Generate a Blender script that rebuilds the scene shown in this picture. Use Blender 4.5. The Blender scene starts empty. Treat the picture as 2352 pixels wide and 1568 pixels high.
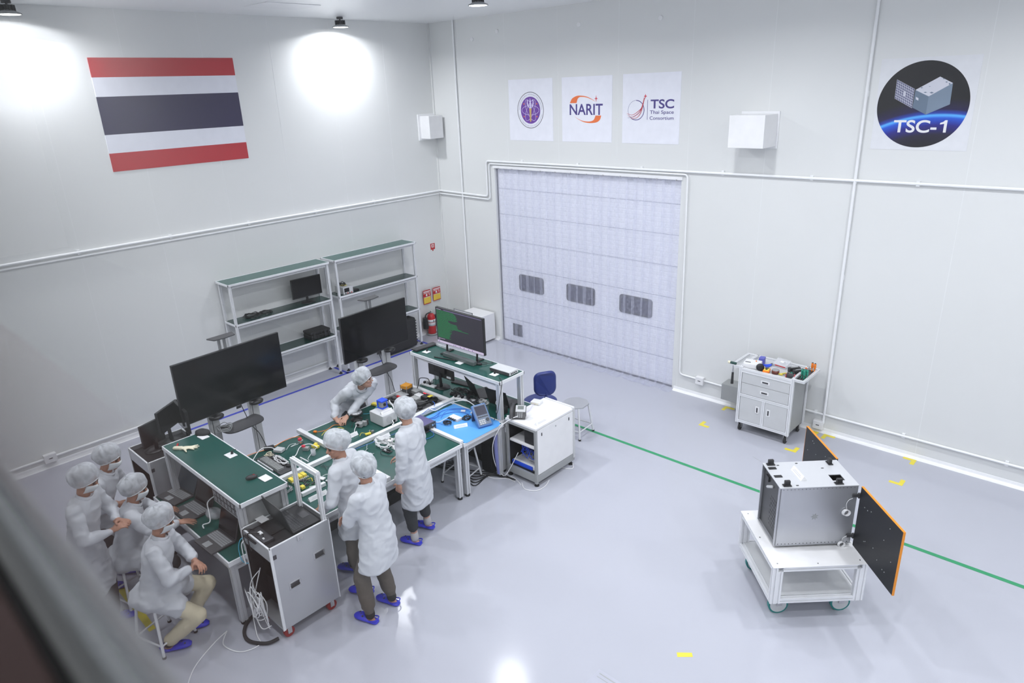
import bpy, bmesh, math, random
from mathutils import Vector, Matrix, Euler, noise
random.seed(7)
C = bpy.context.scene.collection
PI = math.pi
def R(d): return math.radians(d)

# ---------------------------------------------------------------- materials
def lin(c):
    return c/12.92 if c <= .04045 else ((c+.055)/1.055)**2.4
def hx(s):
    return tuple(lin(int(s[i:i+2], 16)/255) for i in (0, 2, 4))
MATS = {}
def mat(name, col, rough=.5, metal=0., var=.06, scale=8., bump=0., bscale=60., emit=None, estr=0., spec=.5, alpha=1., coat=0.):
    if name in MATS: return MATS[name]
    if isinstance(col, str): col = hx(col)
    m = bpy.data.materials.new(name); m.use_nodes = True
    nt = m.node_tree; b = nt.nodes['Principled BSDF']
    tc = nt.nodes.new('ShaderNodeTexCoord'); nz = nt.nodes.new('ShaderNodeTexNoise')
    nz.inputs['Scale'].default_value = scale; nz.inputs['Detail'].default_value = 4
    nt.links.new(tc.outputs['Object'], nz.inputs['Vector'])
    mx = nt.nodes.new('ShaderNodeMix'); mx.data_type = 'RGBA'
    mx.inputs[6].default_value = tuple(max(0, c*(1-var)) for c in col)+(1,)
    mx.inputs[7].default_value = tuple(min(1, c*(1+var)) for c in col)+(1,)
    nt.links.new(nz.outputs['Fac'], mx.inputs[0]); nt.links.new(mx.outputs[2], b.inputs['Base Color'])
    b.inputs['Roughness'].default_value = rough; b.inputs['Metallic'].default_value = metal
    b.inputs['Specular IOR Level'].default_value = spec; b.inputs['Alpha'].default_value = alpha
    b.inputs['Coat Weight'].default_value = coat
    if bump:
        n2 = nt.nodes.new('ShaderNodeTexNoise'); n2.inputs['Scale'].default_value = bscale; n2.inputs['Detail'].default_value = 5
        nt.links.new(tc.outputs['Object'], n2.inputs['Vector'])
        bp = nt.nodes.new('ShaderNodeBump'); bp.inputs['Strength'].default_value = bump; bp.inputs['Distance'].default_value = .01
        nt.links.new(n2.outputs['Fac'], bp.inputs['Height']); nt.links.new(bp.outputs['Normal'], b.inputs['Normal'])
    if emit is not None:
        e = hx(emit) if isinstance(emit, str) else emit
        b.inputs['Emission Color'].default_value = e+(1,); b.inputs['Emission Strength'].default_value = estr
    MATS[name] = m; return m

M = dict(
 wall=mat('wall_panel', (.725,.735,.73), .42, var=.015, scale=1.2),
 seam=mat('panel_seam', (.78,.79,.79), .5),
 floor=mat('epoxy_floor', (.455,.465,.525), .13, var=.02, scale=.8, bump=.015, bscale=5),
 ceil=mat('ceiling_panel', (.86,.87,.88), .28, var=.015, scale=1, spec=1.),
 trim=mat('trim_white', (.84,.845,.86), .35),
 pipe=mat('conduit_white', (.85,.86,.87), .3),
 alu=mat('aluminium_profile', (.62,.63,.65), .38, .35, var=.04),
 alud=mat('brushed_aluminium', (.50,.51,.53), .36, .55, var=.10, scale=3, bump=.03),
 aluw=mat('white_profile', (.76,.77,.79), .35, .1),
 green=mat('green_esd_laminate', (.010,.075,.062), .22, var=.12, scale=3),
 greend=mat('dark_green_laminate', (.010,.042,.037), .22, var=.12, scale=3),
 blue=mat('blue_esd_mat', (.10,.36,.80), .4, var=.05),
 black=mat('black_plastic', (.012,.012,.014), .4),
 blackm=mat('black_matte', (.016,.016,.018), .75, bump=.2),
 screen=mat('dark_screen', (.004,.004,.006), .12, spec=.3),
 dgrey=mat('dark_grey_plastic', (.05,.05,.055), .45),
 grey=mat('grey_plastic', (.30,.31,.32), .45),
 lgrey=mat('light_grey_paint', (.56,.57,.58), .4),
 white=mat('white_paint', (.80,.80,.81), .35),
 paper=mat('white_paper', (.84,.84,.85), .6),
 rubber=mat('rubber', (.02,.02,.022), .7),
 gbox=mat('grey_sheet_steel', (.36,.37,.37), .4, .2),
 red=mat('red_paint', (.50,.015,.02), .3), orange=mat('orange', (.85,.22,.01), .4),
 yellow=mat('yellow_tape', (.78,.66,.06), .5), yel2=mat('yellow_plastic', (.80,.66,.08), .4), sattop=mat('satellite_lid_aluminium', (.60,.61,.635), .35, .3, var=.04, scale=3),
 tgreen=mat('green_tape', (.03,.30,.13), .5), tblue=mat('blue_tape', (.04,.06,.50), .5),
 bluep=mat('blue_plastic', (.02,.09,.75), .35), teal=mat('teal_plastic', (.01,.25,.17), .4),
 navy=mat('blue_vinyl', (.010,.025,.17), .3, bump=.1, bscale=200),
 ablue=mat('instrument_blue', (.10,.20,.42), .4),
 steel=mat('steel', (.55,.55,.56), .25, .8), gold=mat('gold_foil', (.80,.30,.02), .25, .4, var=.5, scale=30, bump=.8),
 pcb=mat('circuit_board', (.008,.07,.035), .4, var=.5, scale=60),
 cream=mat('latex_glove', (.78,.73,.55), .5),
 skin=mat('skin', (.42,.215,.145), .5, var=.08, scale=14), skin2=mat('skin_light', (.50,.28,.20), .5, var=.08, scale=14),
 hair=mat('black_hair', (.02,.018,.018), .6, bump=.5, bscale=120),
 mask=mat('surgical_mask', (.70,.74,.76), .6),
 coat=mat('lab_coat', (.56,.58,.62), .7, var=.03, bump=.22, bscale=24),
 brownp=mat('brown_trousers', (.095,.08,.068), .85, bump=.3, bscale=40),
 blackp=mat('black_trousers', (.028,.03,.036), .85, bump=.3, bscale=40),
 beigep=mat('beige_trousers', (.58,.52,.38), .8, bump=.3, bscale=30),
 clog=mat('blue_clog', (.035,.04,.58), .4), sock=mat('dark_sock', (.02,.018,.018), .9), sockl=mat('pale_sock', (.45,.44,.45), .9),
 panel=mat('solar_panel_back', (.010,.011,.015), .4, var=.2, scale=20, spec=.35), kapton=mat('kapton_edge', (.75,.26,.01), .4),
 satal=mat('satellite_aluminium', (.52,.53,.56), .36, .75, var=.07, scale=4, bump=.04),
 purple=mat('purple_print', (.13,.03,.32), .5), indigo=mat('indigo_print', (.055,.035,.22), .5),
 fred=mat('flag_red', (.46,.022,.035), .45), fnavy=mat('flag_navy', (.022,.017,.065), .45), fwhite=mat('flag_white', (.76,.77,.84), .45),
 poster=mat('poster_white', (.82,.83,.90), .35), org=mat('orange_print', (.80,.17,.04), .5),
 ered=mat('red_print', (.62,.03,.06), .5), goldp=mat('gold_print', (.55,.38,.12), .5), lav=mat('pale_print', (.70,.66,.86), .5),
 space=mat('space_print', (.010,.010,.016), .4), spaceb=mat('bluegrey_print', (.19,.25,.33), .5), spacel=mat('light_print', (.60,.61,.68), .5),
 spaced=mat('slate_print', (.13,.18,.25), .5),
 text=mat('dark_print', (.05,.05,.06), .6), brown=mat('brown_laminate', (.16,.10,.095), .5),
 tgrey=mat('window_frame_paint', (.37,.39,.405), .45), amber=mat('amber_roll', (.14,.03,.02), .2),
)
def emis(name, col, s):
    return mat(name, (0,0,0), .5, emit=col, estr=s)
M['led'] = emis('lamp_lens', (1,1,1), 30.)
M['term_bg'] = emis('terminal_background', hx('35333F'), .9)
M['term_gr'] = emis('terminal_green_text', hx('0F8A4A'), 1.0)
M['term_w'] = emis('terminal_pale_bar', hx('D9CDEA'), .9)
M['term_v'] = emis('terminal_title_bar', hx('6E688A'), .9)
M['redled'] = emis('red_indicator', (1,.03,.05), 4)
M['scrb'] = emis('dim_screen_glow', hx('40505C'), .35)

def thin(name, tint, fac, rough=.3):
    m = bpy.data.materials.new(name); m.use_nodes = True; nt = m.node_tree
    b = nt.nodes['Principled BSDF']; out = nt.nodes['Material Output']
    b.inputs['Base Color'].default_value = tint+(1,); b.inputs['Roughness'].default_value = rough
    tr = nt.nodes.new('ShaderNodeBsdfTransparent'); mx = nt.nodes.new('ShaderNodeMixShader')
    tc = nt.nodes.new('ShaderNodeTexCoord'); nz = nt.nodes.new('ShaderNodeTexNoise'); nz.inputs['Scale'].default_value = 22; nz.inputs['Detail'].default_value = 3
    nt.links.new(tc.outputs['Object'], nz.inputs['Vector'])
    mr = nt.nodes.new('ShaderNodeMapRange'); mr.inputs[3].default_value = fac-.12; mr.inputs[4].default_value = fac+.12
    nt.links.new(nz.outputs['Fac'], mr.inputs[0]); nt.links.new(mr.outputs[0], mx.inputs[0])
    nt.links.new(tr.outputs[0], mx.inputs[1]); nt.links.new(b.outputs[0], mx.inputs[2]); nt.links.new(mx.outputs[0], out.inputs[0])
    MATS[name] = m; return m
M['cap'] = thin('hair_net_fabric', (.66,.69,.73), .60, .8)
for n_ in M['cap'].node_tree.nodes:
    if n_.type=='MAP_RANGE': n_.inputs[1].default_value=.32; n_.inputs[2].default_value=.68; n_.inputs[3].default_value=.50; n_.inputs[4].default_value=.80
    if n_.type=='TEX_NOISE': n_.inputs['Scale'].default_value=17; n_.inputs['Distortion'].default_value=.7; nz_=n_
_nt=M['cap'].node_tree; _bp=_nt.nodes.new('ShaderNodeBump'); _bp.inputs['Strength'].default_value=.5; _bp.inputs['Distance'].default_value=.006
_nt.links.new(nz_.outputs['Fac'],_bp.inputs['Height']); _nt.links.new(_bp.outputs['Normal'],_nt.nodes['Principled BSDF'].inputs['Normal'])
M['pvc'] = thin('clear_pvc_strip', (.72,.74,.88), .14, .2)
M['clear'] = thin('clear_plastic', (.75,.76,.80), .35, .15)
def glass(name):
    m = bpy.data.materials.new(name); m.use_nodes = True; nt = m.node_tree
    nt.nodes.remove(nt.nodes['Principled BSDF']); g = nt.nodes.new('ShaderNodeBsdfGlass'); g.inputs['IOR'].default_value = 1.45; g.inputs['Roughness'].default_value = 0
    nt.links.new(g.outputs[0], nt.nodes['Material Output'].inputs[0]); return m
M['glass'] = glass('window_glass')
# door leaf: embossed white steel with fine ribs
def door_mat():
    m = mat('door_leaf', (.86,.87,.93), .4, var=.02); nt = m.node_tree; b = nt.nodes['Principled BSDF']
    tc = nt.nodes.new('ShaderNodeTexCoord'); mp = nt.nodes.new('ShaderNodeMapping'); mp.inputs['Rotation'].default_value = (R(90),0,0)
    br = nt.nodes.new('ShaderNodeTexBrick'); br.offset = 0; br.inputs['Scale'].default_value = 1
    br.inputs['Color1'].default_value = (1,1,1,1); br.inputs['Color2'].default_value = (1,1,1,1); br.inputs['Mortar'].default_value = (0,0,0,1)
    br.inputs['Mortar Size'].default_value = .008; br.inputs['Mortar Smooth'].default_value = .5
    br.inputs['Brick Width'].default_value = .135; br.inputs['Row Height'].default_value = .075
    nt.links.new(tc.outputs['Object'], mp.inputs[0]); nt.links.new(mp.outputs[0], br.inputs['Vector'])
    bp = nt.nodes.new('ShaderNodeBump'); bp.inputs['Strength'].default_value = .35; bp.inputs['Distance'].default_value = .008
    nt.links.new(br.outputs['Color'], bp.inputs['Height']); nt.links.new(bp.outputs['Normal'], b.inputs['Normal'])
    return m
M['door'] = door_mat()
# space print: blue horizon arc over black, a printed picture on the round poster
def space_mat():
    m = mat('space_picture', (0,0,0), .35); nt = m.node_tree; b = nt.nodes['Principled BSDF']
    tc = nt.nodes.new('ShaderNodeTexCoord'); sx = nt.nodes.new('ShaderNodeSeparateXYZ'); nt.links.new(tc.outputs['Object'], sx.inputs[0])
    def mth(op, a, b_=None):
        n = nt.nodes.new('ShaderNodeMath'); n.operation = op
        for i, v in enumerate((a, b_)):
            if v is None: continue
            if isinstance(v, (int, float)): n.inputs[i].default_value = v
            else: nt.links.new(v, n.inputs[i])
        return n.outputs[0]
    # distance from the planet's centre, far below the poster
    dx = mth('ADD', sx.outputs[0], -.22); dz = mth('ADD', sx.outputs[2], 1.62)
    r = mth('SQRT', mth('ADD', mth('MULTIPLY', dx, dx), mth('MULTIPLY', dz, dz)))
    cr = nt.nodes.new('ShaderNodeValToRGB'); e = cr.color_ramp.elements
    e[0].position = 0; e[0].color = (.006,.006,.012,1); e[1].position = 1; e[1].color = (.006,.006,.010,1)
    for p, c in ((.25,(.010,.008,.03,1)), (.45,(.014,.012,.22,1)), (.60,(.010,.09,.62,1)), (.66,(.10,.45,.95,1)), (.70,(.014,.05,.40,1)), (.78,(.012,.008,.06,1))):
        k = e.new(p); k.color = c
    nt.links.new(mth('MULTIPLY', mth('ADD', r, -1.18), 2.0), cr.inputs[0])
    nt.links.new(cr.outputs[0], b.inputs['Base Color']); return m
M['spacepic'] = space_mat()

# ---------------------------------------------------------------- mesh builder
class MB:
    def __init__(s, off=(0,0,0)):
        s.v=[]; s.f=[]; s.m=[]; s.o=Vector(off); s.mi=0; s.T=Matrix.Identity(4); s.sm=[]
    def mat(s, i): s.mi=i; return s
    def add(s, vs, fs, smooth=False):
        n=len(s.v); s.v += [s.T @ (Vector(p)-s.o) for p in vs]
        s.f += [tuple(i+n for i in f) for f in fs]; s.m += [s.mi]*len(fs); s.sm += [smooth]*len(fs); return s
    def box(s, x0,x1,y0,y1,z0,z1):
        v=[(x,y,z) for x in (x0,x1) for y in (y0,y1) for z in (z0,z1)]
        return s.add(v, [(0,1,3,2),(4,6,7,5),(0,4,5,1),(2,3,7,6),(0,2,6,4),(1,5,7,3)])
    def ob(s, c, size, rz=0, rx=0, ry=0):
        mt = Matrix.Translation(c) @ Euler((rx,ry,rz)).to_matrix().to_4x4()
        hx_,hy,hz = (d/2 for d in size)
        v=[mt@Vector((x,y,z)) for x in (-hx_,hx_) for y in (-hy,hy) for z in (-hz,hz)]
        return s.add(v, [(0,1,3,2),(4,6,7,5),(0,4,5,1),(2,3,7,6),(0,2,6,4),(1,5,7,3)])
    def rings(s, rs, closed=True, smooth=True, caps=True):
        n=len(rs[0]); v=[p for r in rs for p in r]; f=[]
        for i in range(len(rs)-1):
            for j in range(n if closed else n-1):
                k=(j+1)%n; f.append((i*n+j, i*n+k, (i+1)*n+k, (i+1)*n+j))
        s.add(v, f, smooth)
        if caps and closed:
            s.add(rs[0], [tuple(range(n))[::-1]]); s.add(rs[-1], [tuple(range(n))])
        return s
    def cyl(s, p0, p1, r0, r1=None, n=16, smooth=True):
        r1 = r0 if r1 is None else r1
        p0=Vector(p0); p1=Vector(p1); d=(p1-p0).normalized()
        a=d.orthogonal().normalized(); b=d.cross(a)
        return s.rings([[p+(a*math.cos(2*PI*i/n)+b*math.sin(2*PI*i/n))*r for i in range(n)] for p,r in ((p0,r0),(p1,r1))], smooth=smooth)
    def caps_(s, p0, p1, r0, r1, n=12):
        p0=Vector(p0); p1=Vector(p1); d=(p1-p0)
        if d.length<1e-6: d=Vector((0,0,1e-4))
        d.normalize(); a=d.orthogonal().normalized(); b=d.cross(a); rs=[]
        for t in (-88,-60,-30,0): rs.append((p0+d*r0*math.sin(R(t)), r0*math.cos(R(t))))
        for t in (0,30,60,88): rs.append((p1+d*r1*math.sin(R(t)), r1*math.cos(R(t))))
        return s.rings([[p+(a*math.cos(2*PI*i/n)+b*math.sin(2*PI*i/n))*r for i in range(n)] for p,r in rs])
    def ell(s, c, r, rot=None, n=16, m=10):
        rot = rot or Matrix.Identity(3); c=Vector(c); rs=[]
        for i in range(m+1):
            t = -PI/2+PI*i/m; t=max(-PI/2+.03,min(PI/2-.03,t))
            rs.append([c+rot@Vector((r[0]*math.cos(t)*math.cos(2*PI*j/n), r[1]*math.cos(t)*math.sin(2*PI*j/n), r[2]*math.sin(t))) for j in range(n)])
        return s.rings(rs)
    def lathe(s, prof, c=(0,0,0), n=24, rot=None, sx=1, sy=1):
        rot = rot or Matrix.Identity(3); c=Vector(c)
        return s.rings([[c+rot@Vector((r*sx*math.cos(2*PI*j/n), r*sy*math.sin(2*PI*j/n), z)) for j in range(n)] for r,z in prof])
    def tube(s, pts, r, n=8, smooth=True, sub=6):
        P=[Vector(p) for p in pts]
        if sub and len(P)>2:
            Q=[]
            for i in range(len(P)-1):
                a=P[max(i-1,0)]; b=P[i]; c=P[i+1]; d=P[min(i+2,len(P)-1)]
                for k in range(sub):
                    t=k/sub; Q.append(.5*((2*b)+(c-a)*t+(2*a-5*b+4*c-d)*t*t+(3*b-a-3*c+d)*t**3))
            P=Q+[P[-1]]
        a=None; rs=[]
        for i,p in enumerate(P):
            d=(P[min(i+1,len(P)-1)]-P[max(i-1,0)])
            if d.length<1e-9: d=Vector((0,0,1))
            d.normalize()
            a = d.orthogonal().normalized() if a is None else (a-d*a.dot(d)).normalized()
            b=d.cross(a); rs.append([p+(a*math.cos(2*PI*k/n)+b*math.sin(2*PI*k/n))*r for k in range(n)])
        return s.rings(rs, smooth=smooth)
    def prism(s, poly, z0, z1):
        n=len(poly); v=[(x,y,z0) for x,y in poly]+[(x,y,z1) for x,y in poly]
        return s.add(v, [tuple(range(n))[::-1], tuple(range(n,2*n))]+[(i,(i+1)%n,n+(i+1)%n,n+i) for i in range(n)])
    def profile(s, p0, p1, w=.04, w2=None):
        # slotted extrusion bar between two points along one axis
        p0=Vector(p0); p1=Vector(p1); d=(p1-p0).normalized()
        a = Vector((1,0,0)) if abs(d.x)<.5 else Vector((0,1,0))
        a=(a-d*a.dot(d)).normalized(); b=d.cross(a); h=w/2; g=min(.006,w*.11); q=(w2 or w)/2; dp=.007
        cs=[(-h,-q),(-g,-q),(-g,-q+dp),(g,-q+dp),(g,-q),(h,-q),(h,-g),(h-dp,-g),(h-dp,g),(h,g),(h,q),(g,q),(g,q-dp),(-g,q-dp),(-g,q),(-h,q),(-h,g),(-h+dp,g),(-h+dp,-g),(-h,-g)]
        return s.rings([[p+a*x+b*y for x,y in cs] for p in (p0,p1)], smooth=False)
    def build(s, name, mats, parent=None, bevel=0, loc=None, rz=0, fix=True):
        me=bpy.data.meshes.new(name); me.from_pydata([tuple(v) for v in s.v], [], s.f)
        mats = mats if isinstance(mats,(list,tuple)) else [mats]
        for m in mats: me.materials.append(M[m] if isinstance(m,str) else m)
        for p,mi,sm in zip(me.polygons, s.m, s.sm): p.material_index=mi; p.use_smooth=sm
        if fix:
            bm=bmesh.new(); bm.from_mesh(me); bmesh.ops.recalc_face_normals(bm, faces=bm.faces); bm.to_mesh(me); bm.free()
        o=bpy.data.objects.new(name, me); C.objects.link(o)
        if parent: o.parent=parent
        if loc is not None: o.location=loc
        if rz: o.rotation_euler.z=rz
        if bevel:
            b=o.modifiers.new('bevel','BEVEL'); b.width=bevel; b.segments=2; b.limit_method='ANGLE'; b.angle_limit=R(40)
        return o
def tag(o, label=None, cat=None, group=None, kind=None):
    if label: o['label']=label
    if cat: o['category']=cat
    if group: o['group']=group
    if kind: o['kind']=kind
    return o
def thing(name, label, cat, loc=(0,0,0), rz=0, group=None):
    o=bpy.data.objects.new(name, None); C.objects.link(o); o.empty_display_size=.1
    o.location=loc; o.rotation_euler.z=rz; return tag(o,label,cat,group)
def one(name, mb, mats, label, cat, loc=(0,0,0), rz=0, bevel=0, group=None, kind=None):
    o=mb.build(name, mats, None, bevel, loc, rz); return tag(o,label,cat,group,kind)
def struct(name, mb, mats, parent=None, bevel=0):
    o=mb.build(name, mats, parent, bevel)
    if not parent: o['kind']='structure'
    return o
def copy_tree(o, parent=None):
    c=o.copy(); C.objects.link(c)
    if parent: c.parent=parent
    for ch in [x for x in bpy.data.objects if x.parent==o]: copy_tree(ch, c)
    return c
def text(name, body, mt, parent, loc, w, cap, rot=(R(90),0,0), ext=.0004, bold=0., label=None):
    # lettering of a given overall width and capital height, baseline at loc
    def mk(b, e):
        cu=bpy.data.curves.new(name,'FONT'); cu.body=b; cu.size=1; cu.extrude=e; cu.offset=bold
        t=bpy.data.objects.new(name,cu); C.objects.link(t); bpy.context.view_layer.update()
        me=bpy.data.meshes.new_from_object(t.evaluated_get(bpy.context.evaluated_depsgraph_get()))
        bpy.data.objects.remove(t); return me
    hT=mk('T',0); ch=max(v.co.y for v in hT.vertices); me=mk(body,0)
    xs=[v.co.x for v in me.vertices]; sx=w/(max(xs)-min(xs)); sy=cap/ch; m0=min(xs)
    me=mk(body,.5)
    for v in me.vertices: v.co=((v.co.x-m0)*sx, v.co.y*sy, v.co.z*ext)
    me.materials.clear(); me.materials.append(M[mt] if isinstance(mt,str) else mt)
    o=bpy.data.objects.new(name,me); C.objects.link(o); o.parent=parent; o.location=loc; o.rotation_euler=rot
    if label: o['label']=label
    return o
# ================================================================ ROOM
CZ = 5.76; XR = 13.6; YB = -8.98
struct('floor', MB().box(-.1,XR,-12,.35,-.12,0), 'floor')
mb = MB().box(-.1,XR,YB-.08,.1,CZ,CZ+.1)
struct('ceiling', mb, 'ceil')
# door wall: opening x 1.86..5.28, z 0..3.33, with recess
DX0, DX1, DZ = 1.47, 5.29, 3.33
mb = MB().box(-.1,DX0,0,.1,0,CZ).box(DX1,XR,0,.1,0,CZ).box(DX0,DX1,0,.1,DZ,CZ)
mb.mat(1)
for x in (.75,7.62,8.76,9.9,11.05,12.2): mb.box(x-.004,x+.004,-.0012,.001,0,CZ)
for x in (1.87,3.0,4.14): mb.box(x-.004,x+.004,-.0012,.001,DZ+.1,CZ)
for x in (5.34,6.46): mb.box(x-.004,x+.004,-.0012,.001,0,CZ)
struct('wall_back', mb, ['wall','seam'])
mb = MB().box(-.1,0,YB-.08,0,0,CZ); mb.mat(1)
for k in range(8): 
    y=-1.07-1.062*k; mb.box(-.001,.0012,y-.004,y+.004,0,CZ)
struct('wall_left', mb, ['wall','seam'])
struct('wall_right', MB().box(XR,XR+.1,YB-.08,.1,0,CZ), 'wall')
# observation wall with its window opening
WX0, WX1, WZ0, WZ1 = 7.4, 12.6, 4.345, 5.5
YF = -9.022
mb = MB().box(0,WX0,YF,YB,0,CZ).box(WX1,XR,YF,YB,0,CZ).box(WX0,WX1,YF,YB,0,WZ0-.03).box(WX0,WX1,YF,YB,WZ1,CZ)
struct('wall_front', mb, 'wall')
mb = MB().box(WX0,WX1,YF,YB,WZ0-.03,WZ0).box(WX0,WX1,YF,YB,WZ1-.04,WZ1).box(WX0,WX0+.04,YF,YB,WZ0,WZ1).box(WX1-.04,WX1,YF,YB,WZ0,WZ1)
mb.mat(1).box(WX0,WX1,YF-.006,YF,WZ0-.05,WZ0-.006)
mb.mat(2).box(WX0-.05,WX1+.05,YF-.12,YF-.006,WZ0-.30,WZ0-.008)
w = struct('window_1', mb, ['tgrey','rubber','brown'], bevel=.004)
struct('glass_pane', MB().box(WX0+.04,WX1-.04,-9.012,-9.004,WZ0,WZ1-.04), 'glass', w)
# the observation gallery behind the camera, seen only as a reflection in the pane
struct('wall_gallery', MB().box(0,XR,-11.6,-11.5,2.9,CZ).box(0,.1,-11.6,YF,2.9,CZ).box(XR-.1,XR,-11.6,YF,2.9,CZ), 'wall')
struct('floor_gallery', MB().box(0,XR,-11.6,YF,2.8,2.9), 'grey')
struct('ceiling_gallery', MB().box(0,XR,-11.6,YF,CZ,CZ+.1), 'ceil')
# coving at the foot of the walls
mb = MB()
def cove(pts, ax):
    pr=[(0,0),(.055,0),(.03,.008),(.012,.026),(.004,.06),(0,.062)]
    (x0,y0),(x1,y1)=pts
    rs=[]
    for (x,y) in ((x0,y0),(x1,y1)):
        rs.append([(x, y-d, z) if ax=='x' else (x+d, y, z) for d,z in pr])
    return MB().rings(rs, smooth=False)
struct('baseboard_back', cove(((DX1,0),(XR,0)),'x'), 'trim')
struct('baseboard_corner', cove(((0,0),(DX0,0)),'x'), 'trim')
struct('baseboard_left', cove(((0,YB),(0,0)),'y'), 'trim')
# corner trim
struct('trim_1', MB().box(0,.03,-.03,0,.06,CZ), 'wall')
# ---- sectional door behind its strip curtain
dj = MB().box(DX0-.0,DX0+.04,.002,.12,0,DZ).box(DX1-.03,DX1,.002,.12,0,DZ).box(DX0+.04,DX1-.03,.002,.12,DZ-.03,DZ)
dr = struct('door_1', MB().box(DX0+.04,DX1-.03,.07,.12,.0,DZ-.03), 'door')
struct('door_frame', dj, 'wall', dr)
g = MB()
for z in (.47,.95,1.48,1.98,2.46,2.92): g.box(DX0+.05,DX1-.04,.066,.071,z-.003,z+.003)
struct('panel_joint', g, mat('joint_grey',(.33,.34,.42),.5), dr)
struct('bottom_seal', MB().box(DX0+.04,DX1-.03,.05,.07,0,.022), 'dgrey', dr)
struct('side_seal', MB().box(DX0+.04,DX0+.052,.05,.07,0,DZ-.03), 'dgrey', dr)
def rr(x0,x1,z0,z1,r,n=5):
    P=[]
    for cx,cz,a in ((x1-r,z1-r,0),(x0+r,z1-r,90),(x0+r,z0+r,180),(x1-r,z0+r,270)):
        for k in range(n+1):
            t=R(a+90*k/n); P.append((cx+r*math.cos(t), cz+r*math.sin(t)))
    return P
def plate(mb, poly, y0, y1):   # prism standing in the xz plane
    n=len(poly); v=[(x,y0,z) for x,z in poly]+[(x,y1,z) for x,z in poly]
    return mb.add(v,[tuple(range(n)),tuple(range(n,2*n))[::-1]]+[(i,n+i,n+(i+1)%n,(i+1)%n) for i in range(n)])
# window positions read on the curtain plane, carried to the leaf .2 m behind
for x0,x1 in ((1.965,2.555),(3.08,3.69),(4.19,4.81)):
    z0,z1=1.075,1.385
    w=struct('vision_panel', plate(MB(), rr(x0,x1,z0,z1,.05), .058,.069), 'dgrey', dr)
    struct('vision_pane', plate(MB(), rr(x0+.035,x1-.035,z0+.035,z1-.035,.03), .054,.059), mat('dark_pane',(.05,.05,.085),.1), w)
w=struct('access_hatch', plate(MB(), [(1.765,.145),(2.0,.145),(2.0,.385),(1.765,.385)], .06,.069), 'dgrey', dr)
struct('hatch_strip', plate(MB(), [(1.86,.16),(1.91,.16),(1.91,.37),(1.86,.37)], .056,.061), 'black', w)
# strip curtain
sc = thing('strip_curtain','clear bluish strip curtain hanging over the big white roll door','curtain',(DX0,.0,0))
MB((DX0,0,0)).box(DX0+.01,DX1-.01,-.014,-.001,DZ-.05,DZ-.004).build('curtain_rail','trim',sc)
n=23; wd=(DX1-DX0-.1)/n
for i in range(n):
    x=DX0+.06+wd*i; y=.036 if i%2 else .020
    z0=.004; m=MB((DX0,0,0)); ww=wd*1.30; k=5; rs=[]
    for z in (DZ-.02, 2.2, 1.1, .35, .02):
        sway=random.uniform(-.006,.006)
        bow=.008*(1 if i%2 else -1)
        rs.append([(x+ww*t+sway, y+bow*math.sin(PI*t)*1.5-.0012, z) for t in [j/k for j in range(k+1)]]+[(x+ww*t+sway, y+bow*math.sin(PI*t)*1.5+.0012, z) for t in [j/k for j in range(k,-1,-1)]])
    # tail lies on the floor
    rs.append([(p[0], p[1]-.03, .004 if q<k+1 else .007) for q,p in enumerate(rs[-1])])
    rs.append([(p[0], p[1]-.10-random.uniform(0,.06), .003 if q<k+1 else .006) for q,p in enumerate(rs[-1])])
    m.rings(rs, smooth=False); m.build('strip','pvc',sc)
    if i%2==0: MB((DX0,0,0)).ob((x+wd*.6,-.012,DZ-.052),(.016,.012,.016)).build('hook','steel',sc)
# ================================================================ pipes along the walls
def pipe(pts, r, label, name='conduit_pipe', clips=(), mt='pipe'):
    m=MB(pts[0]); P=[Vector(p) for p in pts]; Q=[P[0]]
    for i in range(1,len(P)-1):      # rounded bends
        a=(P[i-1]-P[i]).normalized(); b=(P[i+1]-P[i]).normalized(); k=min(.06,(P[i-1]-P[i]).length*.45,(P[i+1]-P[i]).length*.45)
        for t in (0,.25,.5,.75,1): Q.append((P[i]+a*k)*(1-t)**2+P[i]*2*t*(1-t)+(P[i]+b*k)*t*t)
    Q.append(P[-1]); m.tube(Q, r, 10, sub=0)
    o=one(name,m,mt,label,'pipe',pts[0])
    for c in clips:
        MB(pts[0]).ob(c,(.035,.035,.06) if abs(c[0])>.1 else (.035,.035,.06)).build('clip','pipe',o)
    return o
d=.025
def clipsx(x0,x1,y,z,n): return [(x0+(x1-x0)*(i+.5)/n,y,z) for i in range(n)]
pipe([(d,YB+.02,2.79),(d,-.05,2.79)], .018,
     'upper white conduit pipe running the length of the left wall',
     clips=[(.015,y,2.79) for y in (-7.6,-6.4,-5.2,-4.0,-2.8,-1.6)])
pipe([(.032,-.025,2.79),(1.335,-.025,2.77),(1.335,-.025,3.40),(XR-.01,-.025,3.42)], .018,
     'upper white conduit pipe stepping up from the corner and over the roll door',
     clips=[(x,-.015,3.415) for x in (2.2,3.4,4.6,5.9,7.1,8.3,9.5,10.7,11.9)])
pipe([(d,YB+.02,2.735),(d,-.05,2.735)], .014, 'lower white conduit pipe just under the upper one on the left wall')
pipe([(.032,-.025,2.735),(1.395,-.025,2.715),(1.395,-.025,3.355),(5.37,-.025,3.365),(5.40,-.025,.30),(6.2,-.025,.285)], .014,
     'lower white conduit pipe framing the roll door and dropping down its right jamb')
pipe([(.667,-.025,0.06),(.667,-.025,CZ)], .016, 'straight white vertical pipe between the room corner and the roll door')
pipe([(7.617,-.025,.14),(7.617,-.025,CZ)], .018, 'tall white vertical pipe left of the round satellite poster',
     clips=[(7.617,-.012,z) for z in (.9,2.2,3.4,4.4)])
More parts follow.
